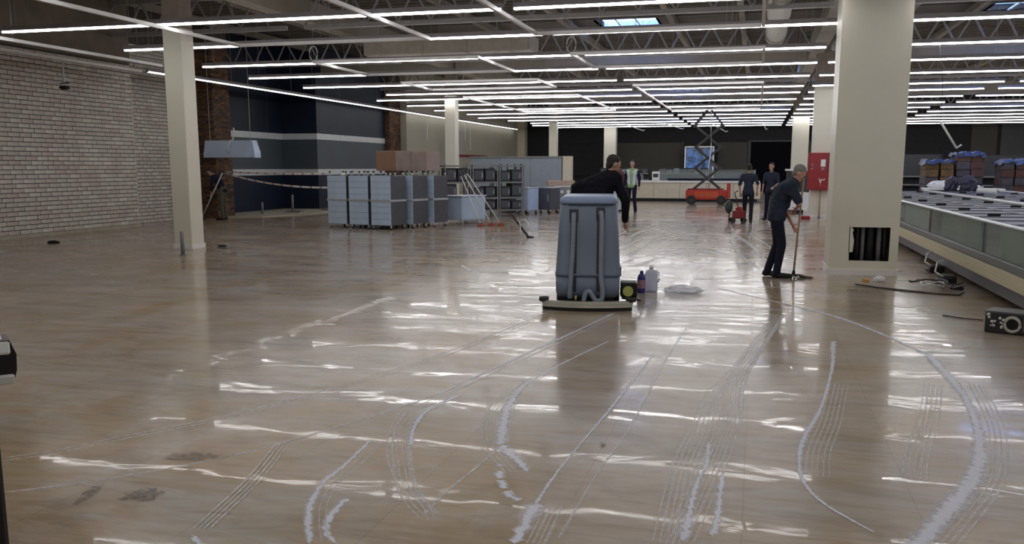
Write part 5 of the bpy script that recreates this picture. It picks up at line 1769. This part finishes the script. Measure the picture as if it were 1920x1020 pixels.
    if undersleeve:
        ub = MB()
        for s in ('l', 'r'):
            chain(ub, J['s' + s], J['e' + s], .072, .056)
            chain(ub, J['e' + s], J['e' + s].lerp(J['w' + s], .9), .056, .044)
        remesh(ub, 'sleeves', undersleeve, t, .014, 4)
    # trousers
    tb = MB()
    chain(tb, J['pelvis'] + Vector((0, 0, .06)), J['pelvis'], .118, .118)
    for s in ('l', 'r'):
        chain(tb, J['h' + s] + (J['pelvis'] - J['h' + s]) * .3 + Vector((0, 0, .05)), J['h' + s], .112, .105)
        chain(tb, J['h' + s], J['k' + s], .104, .074)
        chain(tb, J['k' + s], J['a' + s] + Vector((0, 0, -.02)), .074, .062)
    remesh(tb, 'trousers', trousers, t, .014, 4)
    for s in ('l', 'r'):
        f = MB()
        a_, e_ = J['a' + s], J['t' + s]
        heel = Vector((a_.x, a_.y, .05)) - (e_ - a_).normalized() * .03
        heel.z = .048
        tip = Vector((e_.x, e_.y, .040))
        chain(f, heel, tip, .048, .040, (1, 1, 1))
        chain(f, Vector((a_.x, a_.y, .10)), heel, .046, .046)
        o = remesh(f, 'shoe', shoe, t, .010, 3)
        zmin = min(v.co.z for v in o.data.vertices)
        o.location.z -= zmin + 0.0
    return t

# mopping worker in the right middle, bent, facing right
mx, my = 0.36, 13.78
person('grey haired worker in dark short sleeved uniform bending over a mop by the wide pillar', (mx, my, 0), R(90), dict(
    pelvis=(0, .05, .93), waist=(0, .045, 1.08), chest=(0, -.02, 1.24), neck=(0, -.14, 1.40), head=(0, -.225, 1.50), look=(0, -1, -.75),
    sl=(.19, -.10, 1.33), sr=(-.19, -.11, 1.33), er=(-.25, -.24, 1.09), wr=(-.06, -.20, .99), el=(.22, -.06, .98), wl=(.06, -.17, .77),
    hl=(.09, .06, .90), hr=(-.09, .06, .90), kl=(.10, .03, .49), kr=(-.10, -.03, .50), al=(.13, .16, .09), ar=(-.11, .03, .09), tl=(.15, -.02, .04), tr=(-.13, -.16, .04)),
    'slatecloth', 'navycloth', hair='hairgrey', skin='skinred', sleeves=.42, grip=(0, -.1, 1), bulk=.035)
t = thing('wet_mop', 'wooden handled wet mop held by the bending worker', 'mop', (mx + 0.215, my, 0))
MB().cyl((0.0, 0, 0.07), (0.08, 0, 1.52), 0.014, n=10).build('handle', 'woodpole', t)
MB().cyl((-0.004, 0, 0.03), (0.004, 0, 0.11), 0.03, 0.02, n=12).build('socket', 'black', t)
k = MB()
rg = random.Random(12)
for i in range(46):
    a = rg.uniform(0, 2 * PI)
    l = rg.uniform(.13, .30)
    dx, dy = math.cos(a) * l * 0.95, math.sin(a) * l * .6
    k.tube([(0, 0, .05), (dx * .4, dy * .4, .045), (dx * .8, dy * .8, .016), (dx, dy, .012)], .010, 5)
k.build('yarn_head', 'wetmop', t)

# scrubber operator, back to the camera, leaning right
person('person in black hooded jacket bending behind the scrubber', (-2.05, 11.98, 0), R(180), dict(
    pelvis=(.02, .02, .94), waist=(.01, -.03, 1.10), chest=(.0, -.10, 1.28), neck=(-.12, -.17, 1.45), head=(-.185, -.25, 1.575), look=(-.85, -.55, -.45),
    sl=(.25, -.08, 1.27), sr=(-.23, -.14, 1.40), el=(.36, -.20, 1.06), er=(-.37, -.10, 1.12), wl=(.26, -.40, .95), wr=(-.36, -.16, .86)),
    'blackcloth', 'blackcloth', sleeves=1.0, jacket=True, scale=1.03, bulk=.04)

# man with the pale vest
person('man in pale vest over green shirt and dark jeans walking towards us', (-4.18, 31.8, 0), R(-8), dict(
    kl=(.10, -.05, .50), kr=(-.10, -.02, .49), al=(.12, .06, .10), ar=(-.11, -.06, .09), tl=(.14, -.12, .04), tr=(-.13, -.24, .04)),
    'greenshirt', 'navycloth', sleeves=.15, vest='vest', scale=1.04, voxel=.013, undersleeve='navycloth')
person('half hidden person in burgundy and dark clothes left behind the man in the pale vest', (-4.85, 32.9, 0), R(35), {}, 'burgundy', 'vest', sleeves=1.0, scale=1.0, voxel=.013)
# two walkers
person('walker in dark uniform with back to us pulling the small red machine', (-0.22, 27.3, 0), R(178), dict(
    el=(.27, .0, 1.12), wl=(.24, -.06, .90), er=(-.27, .05, 1.15), wr=(-.25, -.02, .92), sr=(-.19, .01, 1.40),
    el_=(0, 0, 0), kl=(.10, -.10, .50), al=(.10, -.02, .10), tl=(.11, -.18, .05), ar=(-.10, .12, .10), tr=(-.12, -.05, .04)),
    'slatecloth', 'navycloth', sleeves=.45, scale=.96, voxel=.013, hat=True)
person('worker in dark uniform facing left beside the walker with the red machine', (0.42, 28.8, 0), R(-20), dict(
    el=(.25, -.05, 1.14), wl=(.16, -.20, 1.02), kl=(.10, -.06, .50), al=(.11, .04, .10), ar=(-.11, -.06, .09), tr=(-.13, -.24, .04)),
    'slatecloth', 'navycloth', sleeves=.45, scale=.98, voxel=.013)
# worker at the brown pier
person('worker in navy top and olive trousers bending with a broom at the brown brick pier', (-15.68, 24.6, 0), R(-80), dict(
    pelvis=(0, .02, .92), waist=(0, -.04, 1.08), chest=(0, -.14, 1.22), neck=(0, -.26, 1.35), head=(0, -.35, 1.45), look=(0, -1, -.7),
    sl=(.19, -.20, 1.29), sr=(-.19, -.20, 1.29), el=(.22, -.24, 1.02), wl=(.16, -.30, .80), er=(-.22, -.10, 1.04), wr=(-.10, -.30, .92)),
    'navycloth', 'khaki', sleeves=.8, grip=(0, .6, .8), voxel=.013)
t = thing('broom', 'pale handled broom held slanting by the worker at the brick pier', 'broom', (-16.15, 24.33, 0))
MB().cyl((-0.10, 0, 0.10), (0.68, -0.02, 1.42), 0.016, n=8).build('handle', 'palecable', t)
MB().box((-0.12, 0, 0.06), (0.10, 0.34, 0.11), bev=0.015).build('bristles', 'black', t)

# small red machine with dark bag
t = thing('red_machine', 'small red wheeled cleaning machine with a dark green bag', 'cleaning machine', (-0.52, 27.3, 0), R(10))
MB().box((0.05, 0, 0.24), (0.34, 0.36, 0.24), bev=0.04, seg=2).build('body', 'reddark', t)
MB().box((0.05, 0, 0.40), (0.16, 0.2, 0.12), bev=0.03).build('motor_cover', 'red', t)
MB().ball((-0.24, -0.02, 0.46), 0.13, (.85, .9, 1.5), 3).build('bag', 'greenbag', t)
MB().tube([(0.05, 0.1, 0.42), (-0.02, 0.1, 0.70), (-0.08, 0.05, 0.86), (0.02, 0.02, 0.92)], 0.016, 8).build('handle', 'darksteel', t)
for sx, sy in ((-0.12, -0.16), (-0.12, 0.16), (0.2, -0.16), (0.2, 0.16)):
    MB().cyl((sx, sy - 0.02, 0.07), (sx, sy + 0.02, 0.07), 0.07, n=14).build('wheel', 'rubber', t)
MB().cyl((-0.22, -0.02, 0.0), (-0.22, -0.02, 0.30), 0.02, n=8).build('support_leg', 'darksteel', t)
